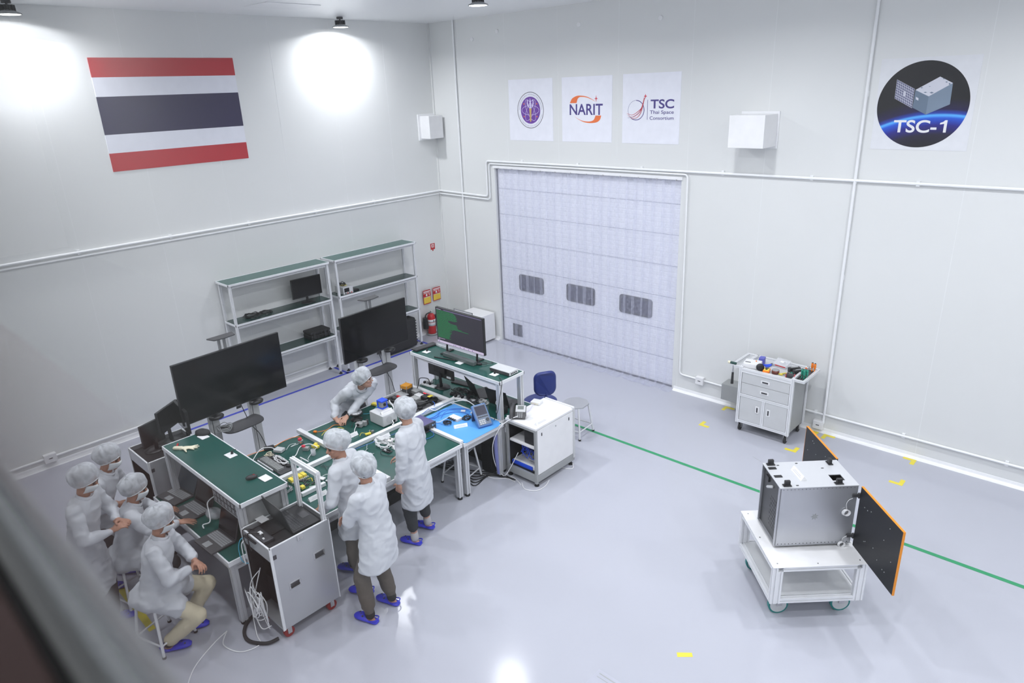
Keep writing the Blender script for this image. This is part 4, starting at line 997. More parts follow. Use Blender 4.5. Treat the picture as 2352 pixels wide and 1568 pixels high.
# star shaped vent in the middle of the side
m=MB(); n_=14
P=[(.335+(.034 if k%2 else .016)*math.cos(2*PI*k/n_),S0+.29+(.034 if k%2 else .016)*math.sin(2*PI*k/n_)) for k in range(n_)]
plate(m,P,-.003,.0); m.build('centre_fitting','grey',t)
for z in (.10,.52):
    MB().ob((SX-.02,-.008,S0+z-.02),(.05,.014,.03)).ob((SX+.012,-.012,S0+z-.02),(.02,.02,.05)).build('hinge','dgrey',t,.002)
m=MB()
for k in range(5): m.tube([(.60+.03*math.cos(a)+.003*k,-.008-.004*k,S0+.33+.03*math.sin(a)) for a in [2*PI*q/12 for q in range(13)]],.003,6,sub=0)
m.tube([(.61,-.008,S0+.36),(.60,-.01,S0+.42),(.62,-.01,S0+.46),(.65,-.008,S0+.47)],.003,6)
m.build('cable_coil','white',t)
m=MB()
for k in range(4): m.tube([(.60+.028*math.cos(a)+.003*k,-.012-.004*k,S0-.005+.028*math.sin(a)) for a in [2*PI*q/12 for q in range(13)]],.003,6,sub=0)
m.tube([(.61,-.01,S0+.02),(.61,-.015,S0+.06),(.65,-.01,S0+.08)],.003,6)
m.build('cable_coil','white',t)
m=MB()
for k in range(20):
    m.cyl((.03+.033*k,-.003,S0+.012),(.03+.033*k,0,S0+.012),.004,n=6).cyl((.03+.033*k,-.003,S1-.018),(.03+.033*k,0,S1-.018),.003,n=6)
m.build('screw_row','dgrey',t)
for ya,yb in ((-.69,-.025),(SY+.025,SY+.69)):
    p=MB().box(SX+.012,SX+.028,ya,yb,S0-.01,S1).build('solar_wing','panel',t)
    MB().box(SX+.011,SX+.030,ya-.001,yb,S1,S1+.004).box(SX+.011,SX+.030,ya-.004 if ya<0 else yb,ya if ya<0 else yb+.004,S0-.01,S1+.004).build('kapton_edge','kapton',p)
    m=MB()
    rnd=random.Random(4 if ya<0 else 5)
    for k in range(12): y=rnd.uniform(ya+.05,yb-.05); z=rnd.uniform(S0+.05,S1-.05); m.cyl((SX+.010,y,z),(SX+.012,y,z),.004,n=6)
    m.build('insert_dots','lgrey',p)
MB().tube([(-.0,SY+.02,S1+.0),(-.06,SY+.10,S1+.02)],.0015,6).build('wire_antenna','steel',t)
def nameplate(loc,rz,L,label,w=.055,tilt=0):
    t=thing('name_card',label,'name card',loc,rz,'folded white name cards')
    MB().prism([(-L/2,-w/2),(L/2,-w/2),(L/2,w/2),(-L/2,w/2)],0,.0005).build('card_base','paper',t)
    h=w*.8; m=MB(); m.add([(-L/2,-w/2,.0006),(L/2,-w/2,.0006),(L/2,0,h),(-L/2,0,h),(-L/2,w/2,.0006),(L/2,w/2,.0006)],[(0,1,2,3),(3,2,5,4),(0,3,4),(1,5,2)])
    m.build('folded_card','paper',t)
    m=MB()
    for k,(a,b) in enumerate(((-.32,.30),(-.38,.36))):
        f=.62-.24*k; y=-w/2*(1-f); z=h*f
        n=Vector((0,-h,w/2)).normalized()*.0008
        m.add([(a*L,y-w*.03+n.y,z-h*.06+n.z),(b*L,y-w*.03+n.y,z-h*.06+n.z),(b*L,y+n.y,z+n.z),(a*L,y+n.y,z+n.z)],[(0,1,2,3)])
    m.build('print_line',mat('faint_print',(.42,.42,.50),.6),t)
    return t
nl=(sl[0]+.24*co-.20*si, sl[1]+.24*si+.20*co, ZT+S1+.0045)
nameplate(nl,R(-43+0),.20,'folded white name card lying on top of the satellite')
# ================================================================ PEOPLE
def mods(mb, name, mt, parent, voxel, smooth=4, disp=(), fac=.5):
    o=mb.build('tmp_'+name,[mt],None,fix=True)
    r=o.modifiers.new('r','REMESH'); r.mode='VOXEL'; r.voxel_size=voxel; r.use_smooth_shade=True
    s=o.modifiers.new('s','SMOOTH'); s.factor=fac; s.iterations=smooth
    for (st,sz,ty) in disp:
        tx=bpy.data.textures.new('folds',ty); tx.noise_scale=sz
        if ty=='CLOUDS': tx.noise_depth=2
        if ty=='WOOD': tx.wood_type='RINGNOISE'; tx.turbulence=6
        d=o.modifiers.new('d','DISPLACE'); d.texture=tx; d.strength=st; d.mid_level=.5; d.texture_coords='LOCAL'
    dg=bpy.context.evaluated_depsgraph_get(); dg.update()
    me=bpy.data.meshes.new_from_object(o.evaluated_get(dg)); bpy.data.objects.remove(o)
    me.name=name
    for p in me.polygons: p.use_smooth=True; p.material_index=0
    me.materials.clear(); me.materials.append(M[mt] if isinstance(mt,str) else mt)
    n=bpy.data.objects.new(name,me); C.objects.link(n)
    if parent: n.parent=parent
    return n
def folds(o, amp, seed, skirt_z):
    N=[v.normal.copy() for v in o.data.vertices]
    for v,n in zip(o.data.vertices,N):
        p=v.co.copy()
        a=noise.noise(Vector((p.x*7+seed,p.y*7,p.z*2.2)))                 # long vertical drapes
        b=noise.noise(Vector((p.x*11+p.z*9,p.y*11-p.z*6,p.z*13+seed)))    # diagonal pulls
        c=1-abs(noise.noise(Vector((p.x*9-p.z*7+seed,p.y*9+p.z*8,p.z*5))))*2.2
        k=1.25 if p.z<skirt_z else .8
        v.co=p+n*amp*(a*1.1*k+b*.45+max(c,0)*.55-.2)
def ik(a,b,l1,l2,pole):
    a=Vector(a); b=Vector(b); d=b-a; L=min(max(d.length,.05),l1+l2-.004); u=d.normalized(); b=a+u*L
    x=(l1*l1-l2*l2+L*L)/(2*L); h=math.sqrt(max(l1*l1-x*x,0)); p=Vector(pole)-u*Vector(pole).dot(u)
    p = p.normalized() if p.length>1e-5 else u.orthogonal()
    return a+u*x+p*h, b
def basis(f, up=Vector((0,0,1))):
    f=Vector(f).normalized(); l=up.cross(f).normalized(); u=f.cross(l); return f,l,u
def hand(mb, wrist, d, nrm, side, curl=30, s=1.):
    # palm + five unequal bent fingers; nrm points out of the back of the hand
    d=Vector(d).normalized(); n=Vector(nrm); n=(n-d*n.dot(d)).normalized(); l=n.cross(d)*side   # l towards the thumb
    W=Vector(wrist); rot=Matrix((d,l,n)).transposed()
    mb.caps_(W-d*.02,W+d*.03,.025*s,.026*s)
    mb.ell(W+d*.052*s,(.052*s,.041*s,.017*s),rot,12,8)
    for k,(off,L,sp) in enumerate(((.030,.074,8),(.0105,.082,2),(-.0105,.077,-4),(-.031,.060,-11))):
        p=W+d*.085*s+l*off*s; a=R(sp); dd=(d*math.cos(a)+l*math.sin(a)); c=R(curl*.6)
        for q,(fr,r) in enumerate(((.45,.0092),(.32,.0084),(.25,.0074))):
            e=dd*math.cos(c)-n*math.sin(c); p2=p+e*L*fr*s; mb.caps_(p,p2,r*s,r*.93*s,8); p=p2; c+=R(curl)
    p=W+d*.025*s+l*.030*s; e=(d*.62+l*.72-n*.25).normalized()
    for L,r in ((.036,.0115),(.030,.0100),(.024,.0088)):
        p2=p+e*L*s; mb.caps_(p,p2,r*s,r*.94*s,8); p=p2; e=(e*.8+d*.45-n*.12).normalized()
def person(label, xy, heading, pelvis=(0,0,.92), lean=0, side=0, twist=0, head=(0,0), wr=None, wl=None, elr=(-.5,-.8,-.6), ell_=(-.5,.8,-.6),
           ankles=((-.02,-.11),(.02,.11)), knees=None, hem=.62, coatlen=None, trou='brownp', shoes='clog', sock='sock', skin='skin', mask=False, glasses=False,
           hr=dict(d=(.3,0,-1),n=(0,-1,0),c=25), hl=dict(d=(.3,0,-1),n=(0,1,0),c=25), sit=False, H=1., gloves=False, jog=False, watch=False, capseed=1, neckfwd=.0, bare=.0):
    S=H; pv=Vector(pelvis)*1.; a=R(lean); b=R(side)
    up=Vector((math.sin(a), math.sin(b), math.cos(a)*math.cos(b))).normalized()
    tw=R(twist); lft=Vector((-math.sin(tw),math.cos(tw),0)); lft=(lft-up*lft.dot(up)).normalized(); fwd=lft.cross(up)
    waist=pv+up*.16*S; chest=pv+up*.38*S; sh=pv+up*.475*S; nb=pv+up*.53*S; 
    upn=(up*.8+Vector((0,0,1))*.3+fwd*neckfwd).normalized()
    nk=nb+upn*.055*S; hy,hp=R(heading_off) if False else R(head[0]),R(head[1])
    hf=Vector((math.cos(hy)*math.cos(hp),math.sin(hy)*math.cos(hp),-math.sin(hp))); hf,hl_,hu=basis(hf)
    hc=nk+upn*.055*S+hu*.058*S+hf*.012
    shL=sh+lft*.175*S; shR=sh-lft*.175*S; hipL=pv+Vector((0,.09,-.02)); hipR=pv+Vector((0,-.09,-.02))
    wl=Vector(wl) if wl else shL+Vector((.10,.10,-.52)); wr=Vector(wr) if wr else shR+Vector((.10,-.10,-.52))
    eL,wl=ik(shL,wl,.275*S,.25*S,ell_); eR,wr=ik(shR,wr,.275*S,.25*S,elr)
    AL=Vector(ankles[1]+(.09,)) if len(ankles[1])==2 else Vector(ankles[1]); AR=Vector(ankles[0]+(.09,)) if len(ankles[0])==2 else Vector(ankles[0])
    kp=knees or ((1,-.15,0),(1,.15,0))
    kR,AR=ik(hipR,AR,.43*S,.41*S,kp[0]); kL,AL=ik(hipL,AL,.43*S,.41*S,kp[1])
    print('HC',label[:40],tuple(round(c,3) for c in hc),heading)
    rotb=Matrix((fwd,lft,up)).transposed(); roth=Matrix((hf,hl_,hu)).transposed()
    # ---- body, one continuous skin
    m=MB()
    m.ell(pv,(.11,.15,.11),rotb); m.ell(waist,(.10,.13,.13),rotb); m.ell(chest,(.105,.155,.15),rotb)
    m.caps_(shL-lft*.03,shR+lft*.03,.044,.044); m.caps_(nb-up*.04,nk+hu*.02,.058,.052)
    for s_,e_,w_ in ((shL,eL,wl),(shR,eR,wr)): m.caps_(s_,e_,.047,.038); m.caps_(e_,w_,.038,.026)
    for h_,k_,a_ in ((hipL,kL,AL),(hipR,kR,AR)): m.caps_(h_,k_,.08,.052); m.caps_(k_,a_,.05,.036); m.caps_(a_,a_+Vector((.0,0,-.02)),.036,.034)
    for a_,sy_ in ((AL,1),(AR,-1)): m.ell(a_+Vector((.045,0,-.060)),(.10,.034,.020))
    # head: skull, jaw, cheeks, nose, ears, brow, lips, chin
    m.ell(hc+hu*.018-hf*.008,(.095,.074,.098),roth,20,14); m.ell(hc+hf*.028-hu*.045,(.062,.056,.070),roth); m.ell(hc+hf*.062-hu*.088,(.026,.028,.022),roth)
    m.caps_(hc+hf*.086+hu*.008,hc+hf*.104-hu*.022,.009,.0135,8); m.ell(hc+hf*.078+hu*.024,(.016,.052,.012),roth); m.ell(hc+hf*.084-hu*.052,(.013,.024,.010),roth)
    for q in (-1,1): m.ell(hc+hf*.058-hu*.018+hl_*.036*q,(.026,.022,.024),roth); m.ell(hc+hl_*.077*q-hf*.004-hu*.008,(.016,.010,.030),roth); m.caps_(hc+hf*.094-hu*.024+hl_*.009*q,hc+hf*.09-hu*.026+hl_*.014*q,.007,.006,8)
    hd=(hr,hl)
    hand(m,wr,hd[0]['d'],hd[0]['n'],hd[0].get('s',1),hd[0]['c']); hand(m,wl,hd[1]['d'],hd[1]['n'],hd[1].get('s',-1),hd[1]['c'])
    P=mods(m,'person',skin,None,.0058,3); P.location=(xy[0],xy[1],0); P.rotation_euler.z=R(heading); tag(P,label,'person')
    # eyes and brows
    for q in (-1,1):
        MB().ell(hc+hf*.083+hu*.006+hl_*.031*q,(.009,.014,.0065),roth,10,6).build('eye','black',P)
        MB().caps_(hc+hf*.090+hu*.026+hl_*.018*q,hc+hf*.084+hu*.027+hl_*.044*q,.004,.003,6).build('eyebrow','hair',P)
    MB().ell(hc+hf*.091-hu*.052,(.007,.021,.005),roth,10,6).build('lips',mat('lip_tone',(.30,.10,.08),.5),P)
    # hair under the net
    m=MB(); m.ell(hc+hu*.034-hf*.016,(.096,.082,.092),roth,18,12); m.ell(hc-hu*.02-hf*.042,(.062,.070,.06),roth); mods(m,'hair','hair',P,.007,2)
    # bouffant net
    rnd=random.Random(capseed*13); nn=56; tl=Euler((0,R(-36),0)).to_matrix(); rt_=roth@tl
    prof=[(.088,-.062),(.097,-.056),(.105,-.040),(.112,-.018),(.1165,.008),(.117,.034),(.112,.060),(.101,.084),(.084,.103),(.060,.117),(.032,.125),(.004,.127)]
    sl=rnd.uniform(-.012,.012); rs=[]
    for i,(r_,z_) in enumerate(prof):
        ring=[]
        for j in range(nn):
            t=2*PI*j/nn; g=1-abs(z_-.03)/.12
            nz=noise.noise(Vector((math.cos(t)*2.3+capseed*5,math.sin(t)*2.3,z_*14)))
            rid=noise.noise(Vector((math.cos(t)*6,math.sin(t)*6,z_*9+capseed)))*.009+math.sin(t*19+nz*7)*.0018*(1 if i<6 else .3)
            rr0=r_*(1+.10*nz*max(g,0.1))+rid
            ring.append(hc+hu*.036-hf*.022+rt_@Vector((rr0*1.08*math.cos(t), rr0*.96*math.sin(t)+sl*z_*6, (z_*.86 if z_>0 else z_)*(1+.10*nz))))
        rs.append(ring)
    cp=MB().rings(rs,caps=False); cp.add([tuple(p) for p in rs[-1]],[tuple(range(nn))],True)
    cp=cp.build('hair_net','cap',P)
    rb=[hc+hu*.036-hf*.022+rt_@Vector((.091*1.08*math.cos(2*PI*j/28), .092*.95*math.sin(2*PI*j/28),-.061)) for j in range(29)]
    MB().tube(rb,.005,6,sub=0).build('elastic_band','mask',cp)
    if mask:
        rs=[]
        for el in (-62,-50,-35,-18,-4,4):
            rs.append([hc-hu*.012+roth@Vector(((.104+(.012 if -45<el<0 and abs(az)<25 else 0))*math.cos(R(az))*math.cos(R(el)), .080*math.sin(R(az))*math.cos(R(el*.8)), .104*math.sin(R(el)))) for az in range(-68,69,8)])
        mk=MB().rings(rs,closed=False,caps=False).build('face_mask','mask',P)
        sd=mk.modifiers.new('s','SOLIDIFY'); sd.thickness=.003; sd.offset=1
        for q in (-1,1): MB().tube([hc+hf*.03-hu*.02+hl_*.078*q,hc-hf*.01+hu*.0+hl_*.088*q,hc-hf*.02-hu*.02+hl_*.08*q],.0015,6).build('ear_loop','mask',mk)
    if glasses:
        g=MB()
        for q in (-1,1):
            g.tube([hc+hf*.104+hu*(.004+.017*math.sin(t))+hl_*(.032*q+.023*math.cos(t)) for t in [2*PI*k/16 for k in range(17)]],.0017,6,sub=0)
            g.tube([hc+hf*.102+hu*.01+hl_*.054*q,hc+hf*.05+hu*.008+hl_*.081*q,hc-hf*.0+hu*.0+hl_*.083*q],.0017,6)
        g.tube([hc+hf*.106+hu*.006+hl_*.009,hc+hf*.106+hu*.006-hl_*.009],.0017,6,sub=0); g.build('glasses','steel',P)
    # ---- trousers
    if trou:
        m=MB(); m.ell(pv-up*.02,(.105,.145,.11),rotb)
        for h_,k_,a_ in ((hipL,kL,AL),(hipR,kR,AR)):
            e_=a_+(k_-a_).normalized()*(.03+bare)
            m.caps_(h_,k_,.076,.072); m.caps_(k_,k_+(e_-k_)*.75,.078,.070 if jog else .064); m.caps_(k_+(e_-k_)*.72,e_,.066 if jog else .063,.048 if jog else .060)
            if jog: m.ell(k_+(e_-k_)*.84,(.068,.068,.045))
        mods(m,'trousers',trou,P,.012,3,((.012,.07,'CLOUDS'),))
    for k_,a_ in ((kL,AL),(kR,AR)):
        MB().caps_(a_+(k_-a_).normalized()*(.05 if bare else .09),a_+Vector((0,0,-.015)),.042,.045).build('sock',sock,P)
    if shoes:
        for a_ in (AL,AR):
            o_=a_+Vector((0,0,-.09)); m=MB(); rs=[]
            for x,hw,hh,z0 in ((-.075,.025,.012,.0),(-.06,.038,.022,0),(-.02,.042,.026,0),(.03,.046,.045,0),(.08,.053,.062,0),(.12,.052,.055,0),(.155,.042,.042,.004),(.178,.022,.024,.01)):
                rs.append([o_+Vector((x,hw*math.cos(t),z0+hh*(.5+.5*math.sin(t))+.002)) for t in [2*PI*q/16 for q in range(16)]])
            m.rings(rs); c_=m.build('clog',shoes,P)
            m=MB().tube([o_+Vector((-.0,.045,.03)),o_+Vector((-.065,.035,.05)),o_+Vector((-.08,0,.055)),o_+Vector((-.065,-.035,.05)),o_+Vector((0,-.045,.03))],.006,6); m.build('heel_strap',shoes,c_)
            for k in range(3): MB().ell(o_+Vector((.07+.03*k,.030-.028*k if k<2 else -.02,.060-.004*k)),(.009,.011,.006),None,8,6).build('vent_hole','text',c_)
    # ---- lab coat
    m=MB(); dn=Vector((0,0,-1))
    def ring(c,rx,ry,f,l,k=24): return [c+f*rx*math.cos(2*PI*i/k)+l*ry*math.sin(2*PI*i/k) for i in range(k)]
    T=[(nb+up*.006,.070,.080),(sh+up*.034,.086,.135),(sh-up*.01,.100,.175),(chest,.125,.186),(waist+up*.06,.120,.170),(waist,.122,.166),(pv,.140,.185)]
    if not sit:
        z0=pv.z; zh=hem; cx=(AL.x+AR.x)/2; cyy=(AL.y+AR.y)/2
        for t_,rx,ry in ((.35,.146,.194),(.7,.152,.204),(1.,.156,.214)):
            z_=z0+(zh-z0)*t_; q=(z0-z_)/max(z0-.09,.1); T.append((Vector((pv.x+(cx-pv.x)*q, pv.y+(cyy-pv.y)*q, z_)),rx,ry))
    rs=[]
    for i,(c_,rx,ry) in enumerate(T):
        f_,l_=(fwd,lft) if i<6 else (Vector((math.cos(tw),math.sin(tw),0)),Vector((-math.sin(tw),math.cos(tw),0)))
        rs.append(ring(c_,rx,ry,f_,l_))
    m.rings(rs)
    if sit:
        m.ell(pv-up*.02+Vector((-.02,0,-.03)),(.19,.235,.12)); 
        for h_,k_ in ((hipL,kL),(hipR,kR)): m.caps_(h_,h_+(k_-h_)*(.50),.125,.108)
        m.ell(pv+Vector((.12,0,.0)),(.16,.17,.10))
    for s_,e_,w_ in ((shL,eL,wl),(shR,eR,wr)):
        dw=(w_-e_).normalized(); we=w_-dw*.035
        m.caps_(s_,e_,.070,.059); m.caps_(e_,e_+(we-e_)*.7,.059,.050); m.caps_(e_+(we-e_)*.68,we,.049,.038)
        m.ell(e_+(we-e_)*.84,(.054,.054,.045)); m.ell(e_+(s_-e_)*.25,(.066,.066,.05))
    m.ell(sh+fwd*.0,(.09,.17,.07),rotb)
    cz_=mods(m,'lab_coat','coat',P,.0105,5); folds(cz_,.016,capseed*3.7,pv.z)
    # stand collar and front placket
    k=24; c0=nb+up*.006; r1=[c0+fwd*(.010+.074*math.cos(2*PI*i/k))+lft*.082*math.sin(2*PI*i/k)-up*.02 for i in range(k)]
    r2_=[c0+fwd*(.014+.064*math.cos(2*PI*i/k))+lft*.070*math.sin(2*PI*i/k)+up*(.032-.018*max(0,math.cos(2*PI*i/k))) for i in range(k)]
    col=MB().rings([r1,r2_],caps=False).build('collar','coat',cz_); sd=col.modifiers.new('s','SOLIDIFY'); sd.thickness=.006
    if watch:
        dw=(wl-eL).normalized(); MB().cyl(wl-dw*.025,wl-dw*.005,.031,.030).build('wrist_watch','black',P)
    return P
D=dict
# man leaning over the far bench edge
person('person in white coat and clear glasses leaning on the far edge of the bench',(3.0,-4.468),-12,pelvis=(.0,0,.86),lean=58,twist=8,head=(54,0),wl=(.48,-.26,.80),wr=(.43,-.38,.80),elr=(-.5,-.4,-.6),ell_=(-.5,.5,-.5),
       ankles=((-.12,-.12),(-.02,.12)),hem=.55,trou='blackp',glasses=True,hr=D(d=(.9,.45,-.35),n=(0,-.2,1),c=22),hl=D(d=(.6,-.8,-.2),n=(.2,0,1),c=28),watch=True,capseed=2,skin='skin2',neckfwd=.1)
person('person in white coat facing the bench, looking down to the left',(5.31,-6.02),212,pelvis=(.0,0,.92),lean=7,head=(52,12),wl=(.24,.20,.99),wr=(.20,-.22,.97),
       ankles=((.18,-.17),(-.07,.12)),hem=.66,trou='brownp',capseed=3,hr=D(d=(.7,.2,-.5),n=(.2,-.6,.8),c=30),hl=D(d=(.7,-.2,-.5),n=(.2,.6,.8),c=30),H=.96)
person('person in white coat and brown trousers with back to camera, arms folded, frontmost',(5.771,-6.10),198,pelvis=(.0,0,.87),lean=5,twist=0,head=(-22,12),wl=(.25,-.02,1.06),wr=(.25,.02,1.01),elr=(-.2,-1,-.5),ell_=(-.2,1,-.5),
       ankles=((.0,-.10),(.05,.18)),hem=.56,trou='brownp',jog=True,capseed=4,hr=D(d=(.3,.9,.05),n=(1,-.3,.2),c=18),hl=D(d=(.3,-.9,.05),n=(1,.3,.2),c=18),H=.94)
person('person in long white coat and black trousers standing alone near the blue mat',(5.234,-5.209),202,pelvis=(.0,0,.91),lean=3,head=(-30,16),wl=(.06,.24,.80),wr=(.20,-.12,.98),ell_=(-.8,.5,-.3),
       ankles=((.05,-.26),(.06,.03)),hem=.50,trou='blackp',sock='sockl',mask=True,glasses=True,capseed=5,hl=D(d=(.25,-.1,-1),n=(.1,1,0),c=24),hr=D(d=(.8,.3,-.2),n=(.1,-.2,1),c=30),bare=.10,skin='skin2',H=.96)
person('person in white coat and beige trousers seated on the front stool, hands together',(4.53,-7.632),58,pelvis=(.0,0,.585),lean=14,head=(0,20),wl=(.36,.01,.76),wr=(.33,-.05,.74),elr=(-.2,-1,-.5),ell_=(-.2,1,-.5),sit=True,
       ankles=((.04,-.15),(.16,.08)),knees=((1,-.2,.7),(1,.2,.7)),trou='beigep',mask=True,capseed=6,hr=D(d=(.7,.6,-.25),n=(.2,-.3,.9),c=35),hl=D(d=(.6,-.7,-.1),n=(.3,.2,.9),c=35),H=.97)
person('person in white coat seated on the rear stool reaching for the laptop',(3.729,-7.59),66,pelvis=(.0,0,.56),lean=17,head=(-6,16),wl=(.34,.16,.82),wr=(.50,-.12,.80),elr=(-.1,-1,-.6),ell_=(-.1,1,-.6),sit=True,
       ankles=((.16,-.14),(.20,.12)),knees=((1,-.2,.6),(1,.2,.6)),trou='blackp',mask=True,capseed=7,hr=D(d=(.85,-.1,-.12),n=(.1,0,1),c=12),hl=D(d=(.9,-.1,-.1),n=(.1,0,1),c=14),H=.95)
person('person in long white coat standing leftmost, masked, hands held at chest height',(3.935,-7.95),48,pelvis=(.0,0,.92),lean=13,head=(2,22),wl=(.30,.07,1.10),wr=(.30,-.05,1.08),elr=(-.3,-.9,-.6),ell_=(-.3,.9,-.6),
       ankles=((-.02,-.12),(.02,.12)),hem=.45,trou='blackp',mask=True,capseed=8,hr=D(d=(.75,.25,.35),n=(-.3,-.5,.8),c=40),hl=D(d=(.7,-.3,.2),n=(-.2,.5,.8),c=40),H=.97)
person('person in white coat and mask bending forward behind the seated pair, farthest left',(3.278,-7.648),50,pelvis=(-.02,0,.82),lean=24,head=(-4,18),wl=(.30,.18,.88),wr=(.24,-.08,.95),
       ankles=((-.04,-.12),(.04,.12)),hem=.50,trou='blackp',mask=True,capseed=9,hr=D(d=(.8,.1,-.5),n=(0,-.4,.9),c=30),hl=D(d=(.8,-.1,-.5),n=(0,.4,.9),c=30),H=.92)
# ================================================================ THINGS ON THE BENCHES
T=.7425; T2=.7245; TS=1.272; TSL=1.252
def plate_on(name,label,x,y,z,rz,w,d,cat='socket plate',plug=True,mt='white',group='white socket plates in the raised shelves'):
    t=thing(name,label,cat,(x,y,z),rz,group); MB().box(-w/2,w/2,-d/2,d/2,0,.006).build('plate',mt,t,.002)
    if plug:
        p=MB().cyl((-.01,.02,.006),(-.01,.02,.035),.014,.010).build('plug','black',t); MB().tube([(-.01,.02,.03),(-.03,.05,.03),(-.06,.09,.008)],.003,6).build('plug_cord','black',p)
    return t
for x,l,p in ((3.44,'white socket plate at far end of the monitor shelf, with black plug',1),(4.10,'bare white socket plate in middle of the monitor shelf',0),(4.73,'white socket plate at near end of monitor shelf, plug in it',1)): plate_on('socket_plate',l,x,-3.465,TS,R(3),.10,.085,plug=p)
for x,l,p in ((3.41,'bare white card plate on left shelf beside the latex glove',0),(4.03,'white socket plate in middle of the left shelf with black plug',1),(4.72,'white socket plate at near end of left shelf, beside black mouse',0)): plate_on('socket_plate',l,x,-6.56,TSL,R(3),.12,.085,plug=p)
# big monitor
t=thing('display_monitor','big lit monitor showing green terminal text on the raised shelf','monitor',(3.95,-3.29,TS))
W2,Hh,zb=.905,.505,.115
MB().box(-W2/2,W2/2,-.01,.03,zb,zb+Hh).build('housing','black',t,.004)
MB().box(-W2/2+.008,W2/2-.008,-.0115,-.0102,zb+.008,zb+Hh-.008).build('screen','term_bg',t)
fx=lambda u:-W2/2+.008+(W2-.016)*u; fz=lambda v:zb+Hh-.008-(Hh-.016)*v
m=MB(); rnd=random.Random(9); rows=[]
env=[.40,.42,.43,.44,.45,.46,.44,.46,.43,.28,.26,.30,.44,.46,.45,.47,.55,.70,.36,.30,.34,.28,.33,.30,.30,.28,.30,.27,.26,.30]
for k,e in enumerate(env*1):
    v=.055+k*.0265; u=.02
    while u<e:
        w_=rnd.uniform(.012,.05); w_=min(w_,e-u+.01)
        m.box(fx(u),fx(u+w_),-.0122,-.0116,fz(v+.0125),fz(v)); u+=w_+rnd.uniform(.003,.009)
tt=m.build('terminal_text','term_gr',t); 
m=MB().box(fx(.18),fx(.98),-.0122,-.0116,fz(.040),fz(.012)); m.build('title_bar','term_v',t)
m=MB().box(fx(0),fx(1),-.0124,-.0116,fz(1),fz(.935)); tb=m.build('task_bar','term_w',t)
m=MB()
for k,u in enumerate((.03,.36,.40,.50,.58,.68,.76)): m.box(fx(u),fx(u+.012),-.0130,-.0124,fz(.985),fz(.955))
m.build('task_icon','purple',tb)
m=MB().box(fx(.02),fx(.12),-.0122,-.0116,fz(.035),fz(.025)).box(fx(.02),fx(.17),-.0122,-.0116,fz(.880),fz(.870)).box(fx(.02),fx(.06),-.0122,-.0116,fz(.91),fz(.90)); m.build('white_text','term_w',t)
for x in (-.28,.30): MB().cyl((x,.0,.01),(x,.01,zb+.02),.016,.012).ob((x,.0,.006),(.04,.22,.012)).build('foot','black',t)
one('monitor_box',MB().box(-.30,.30,-.035,.035,0,.055),mat('smoky_bar',(.10,.12,.12),.3),'dark grey soundbar lying on the shelf below the big monitor','sound bar',(4.03,-3.40,TS),R(-1),.008)
one('cable_tray_cover',MB().caps_((-.13,0,.02),(.13,0,.02),.02,.02),'clear','clear plastic wrapped tube behind the big monitor at shelf end','tube',(3.50,-3.22,TS),R(-5))
t=thing('keyboard','black keyboard lying across the far end of the monitor shelf','keyboard',(3.285,-3.36,TS),R(86))
MB().box(-.19,.19,-.06,.06,0,.018).build('body','black',t,.004)
m=MB(); [m.box(-.18+.024*i,-.159+.024*i,-.052+.021*j,-.034+.021*j,.018,.022) for i in range(15) for j in range(5)]; m.build('keys','dgrey',t)
one('cable_rod',MB().cyl((-.17,0,.008),(.17,0,.008),.008),'black','thin black rod lying in front of the monitor on raised shelf','rod',(3.84,-3.49,TS),R(14))
t=thing('computer_mouse','black mouse with coiled cord on the raised shelf','mouse',(4.34,-3.35,TS),R(20))
MB().ell((0,0,.015),(.05,.03,.02)).build('body','black',t)
MB().tube([(.05,0,.015),(.10,.03,.01),(.08,.07,.012),(.02,.06,.02),(.05,.02,.03),(.12,.05,.012),(.16,.10,.008),(.12,.14,.006)],.003,6).build('cord','black',t)
t=thing('amplifier','flat silver receiver box at near end of monitor shelf','receiver',(4.76,-3.32,TS),R(2))
MB().box(-.165,.165,-.085,.085,.004,.052).build('case','lgrey',t,.004); MB().box(-.163,.163,-.0865,-.085,.008,.045).build('front_face','dgrey',t)
for k in range(4): MB().cyl((.165,-.05+.03*k,.028),(.172,-.05+.03*k,.028),.008).build('socket','black',t)
# left shelf
t=thing('latex_glove','crumpled pale latex glove on the left raised shelf','glove',(3.53,-6.79,TSL),R(52))
m=MB(); m.ell((0,0,.012),(.06,.035,.012))
for k,(a,L) in enumerate(((-30,.05),(-12,.065),(5,.07),(22,.06))): m.caps_((.04*math.cos(R(a)),.04*math.sin(R(a)),.010),((.05+L)*math.cos(R(a)),(.05+L)*math.sin(R(a)),.009),.010,.007)
m.caps_((-.01,-.03,.01),(.02,-.085,.009),.012,.008); m.caps_((-.05,.0,.012),(-.12,.02,.012),.024,.020)
g=mods(m,'glove_body','cream',t,.005,2,((.008,.03,'CLOUDS'),))
one('marker_pen',MB().caps_((-.04,0,.009),(.04,0,.009),.009,.009),'red','dull red marker lying by the latex glove','marker',(3.40,-6.83,TSL),R(-30))
t=thing('computer_mouse','black cordless mouse on the near end of the left shelf','mouse',(4.62,-6.645,TSL),R(70)); MB().ell((0,0,.016),(.055,.032,.022)).build('body','black',t); MB().box(.015,.03,-.003,.003,.034,.04).build('wheel','red',t)
t=thing('rack_unit','grey rack unit with dark sockets hung under the left shelf','rack unit',(4.56,-6.72,.98)); MB().box(-.30,.33,-.17,.22,0,.20).build('case','gbox',t,.004)
MB().box(-.27,.24,-.175,-.17,.03,.17).build('face','dgrey',t)
m=MB()
for i in range(7):
    for j in range(2): m.box(-.25+.07*i,-.205+.07*i,-.179,-.175,.045+.06*j,.085+.06*j)
m.build('socket','grey',t)
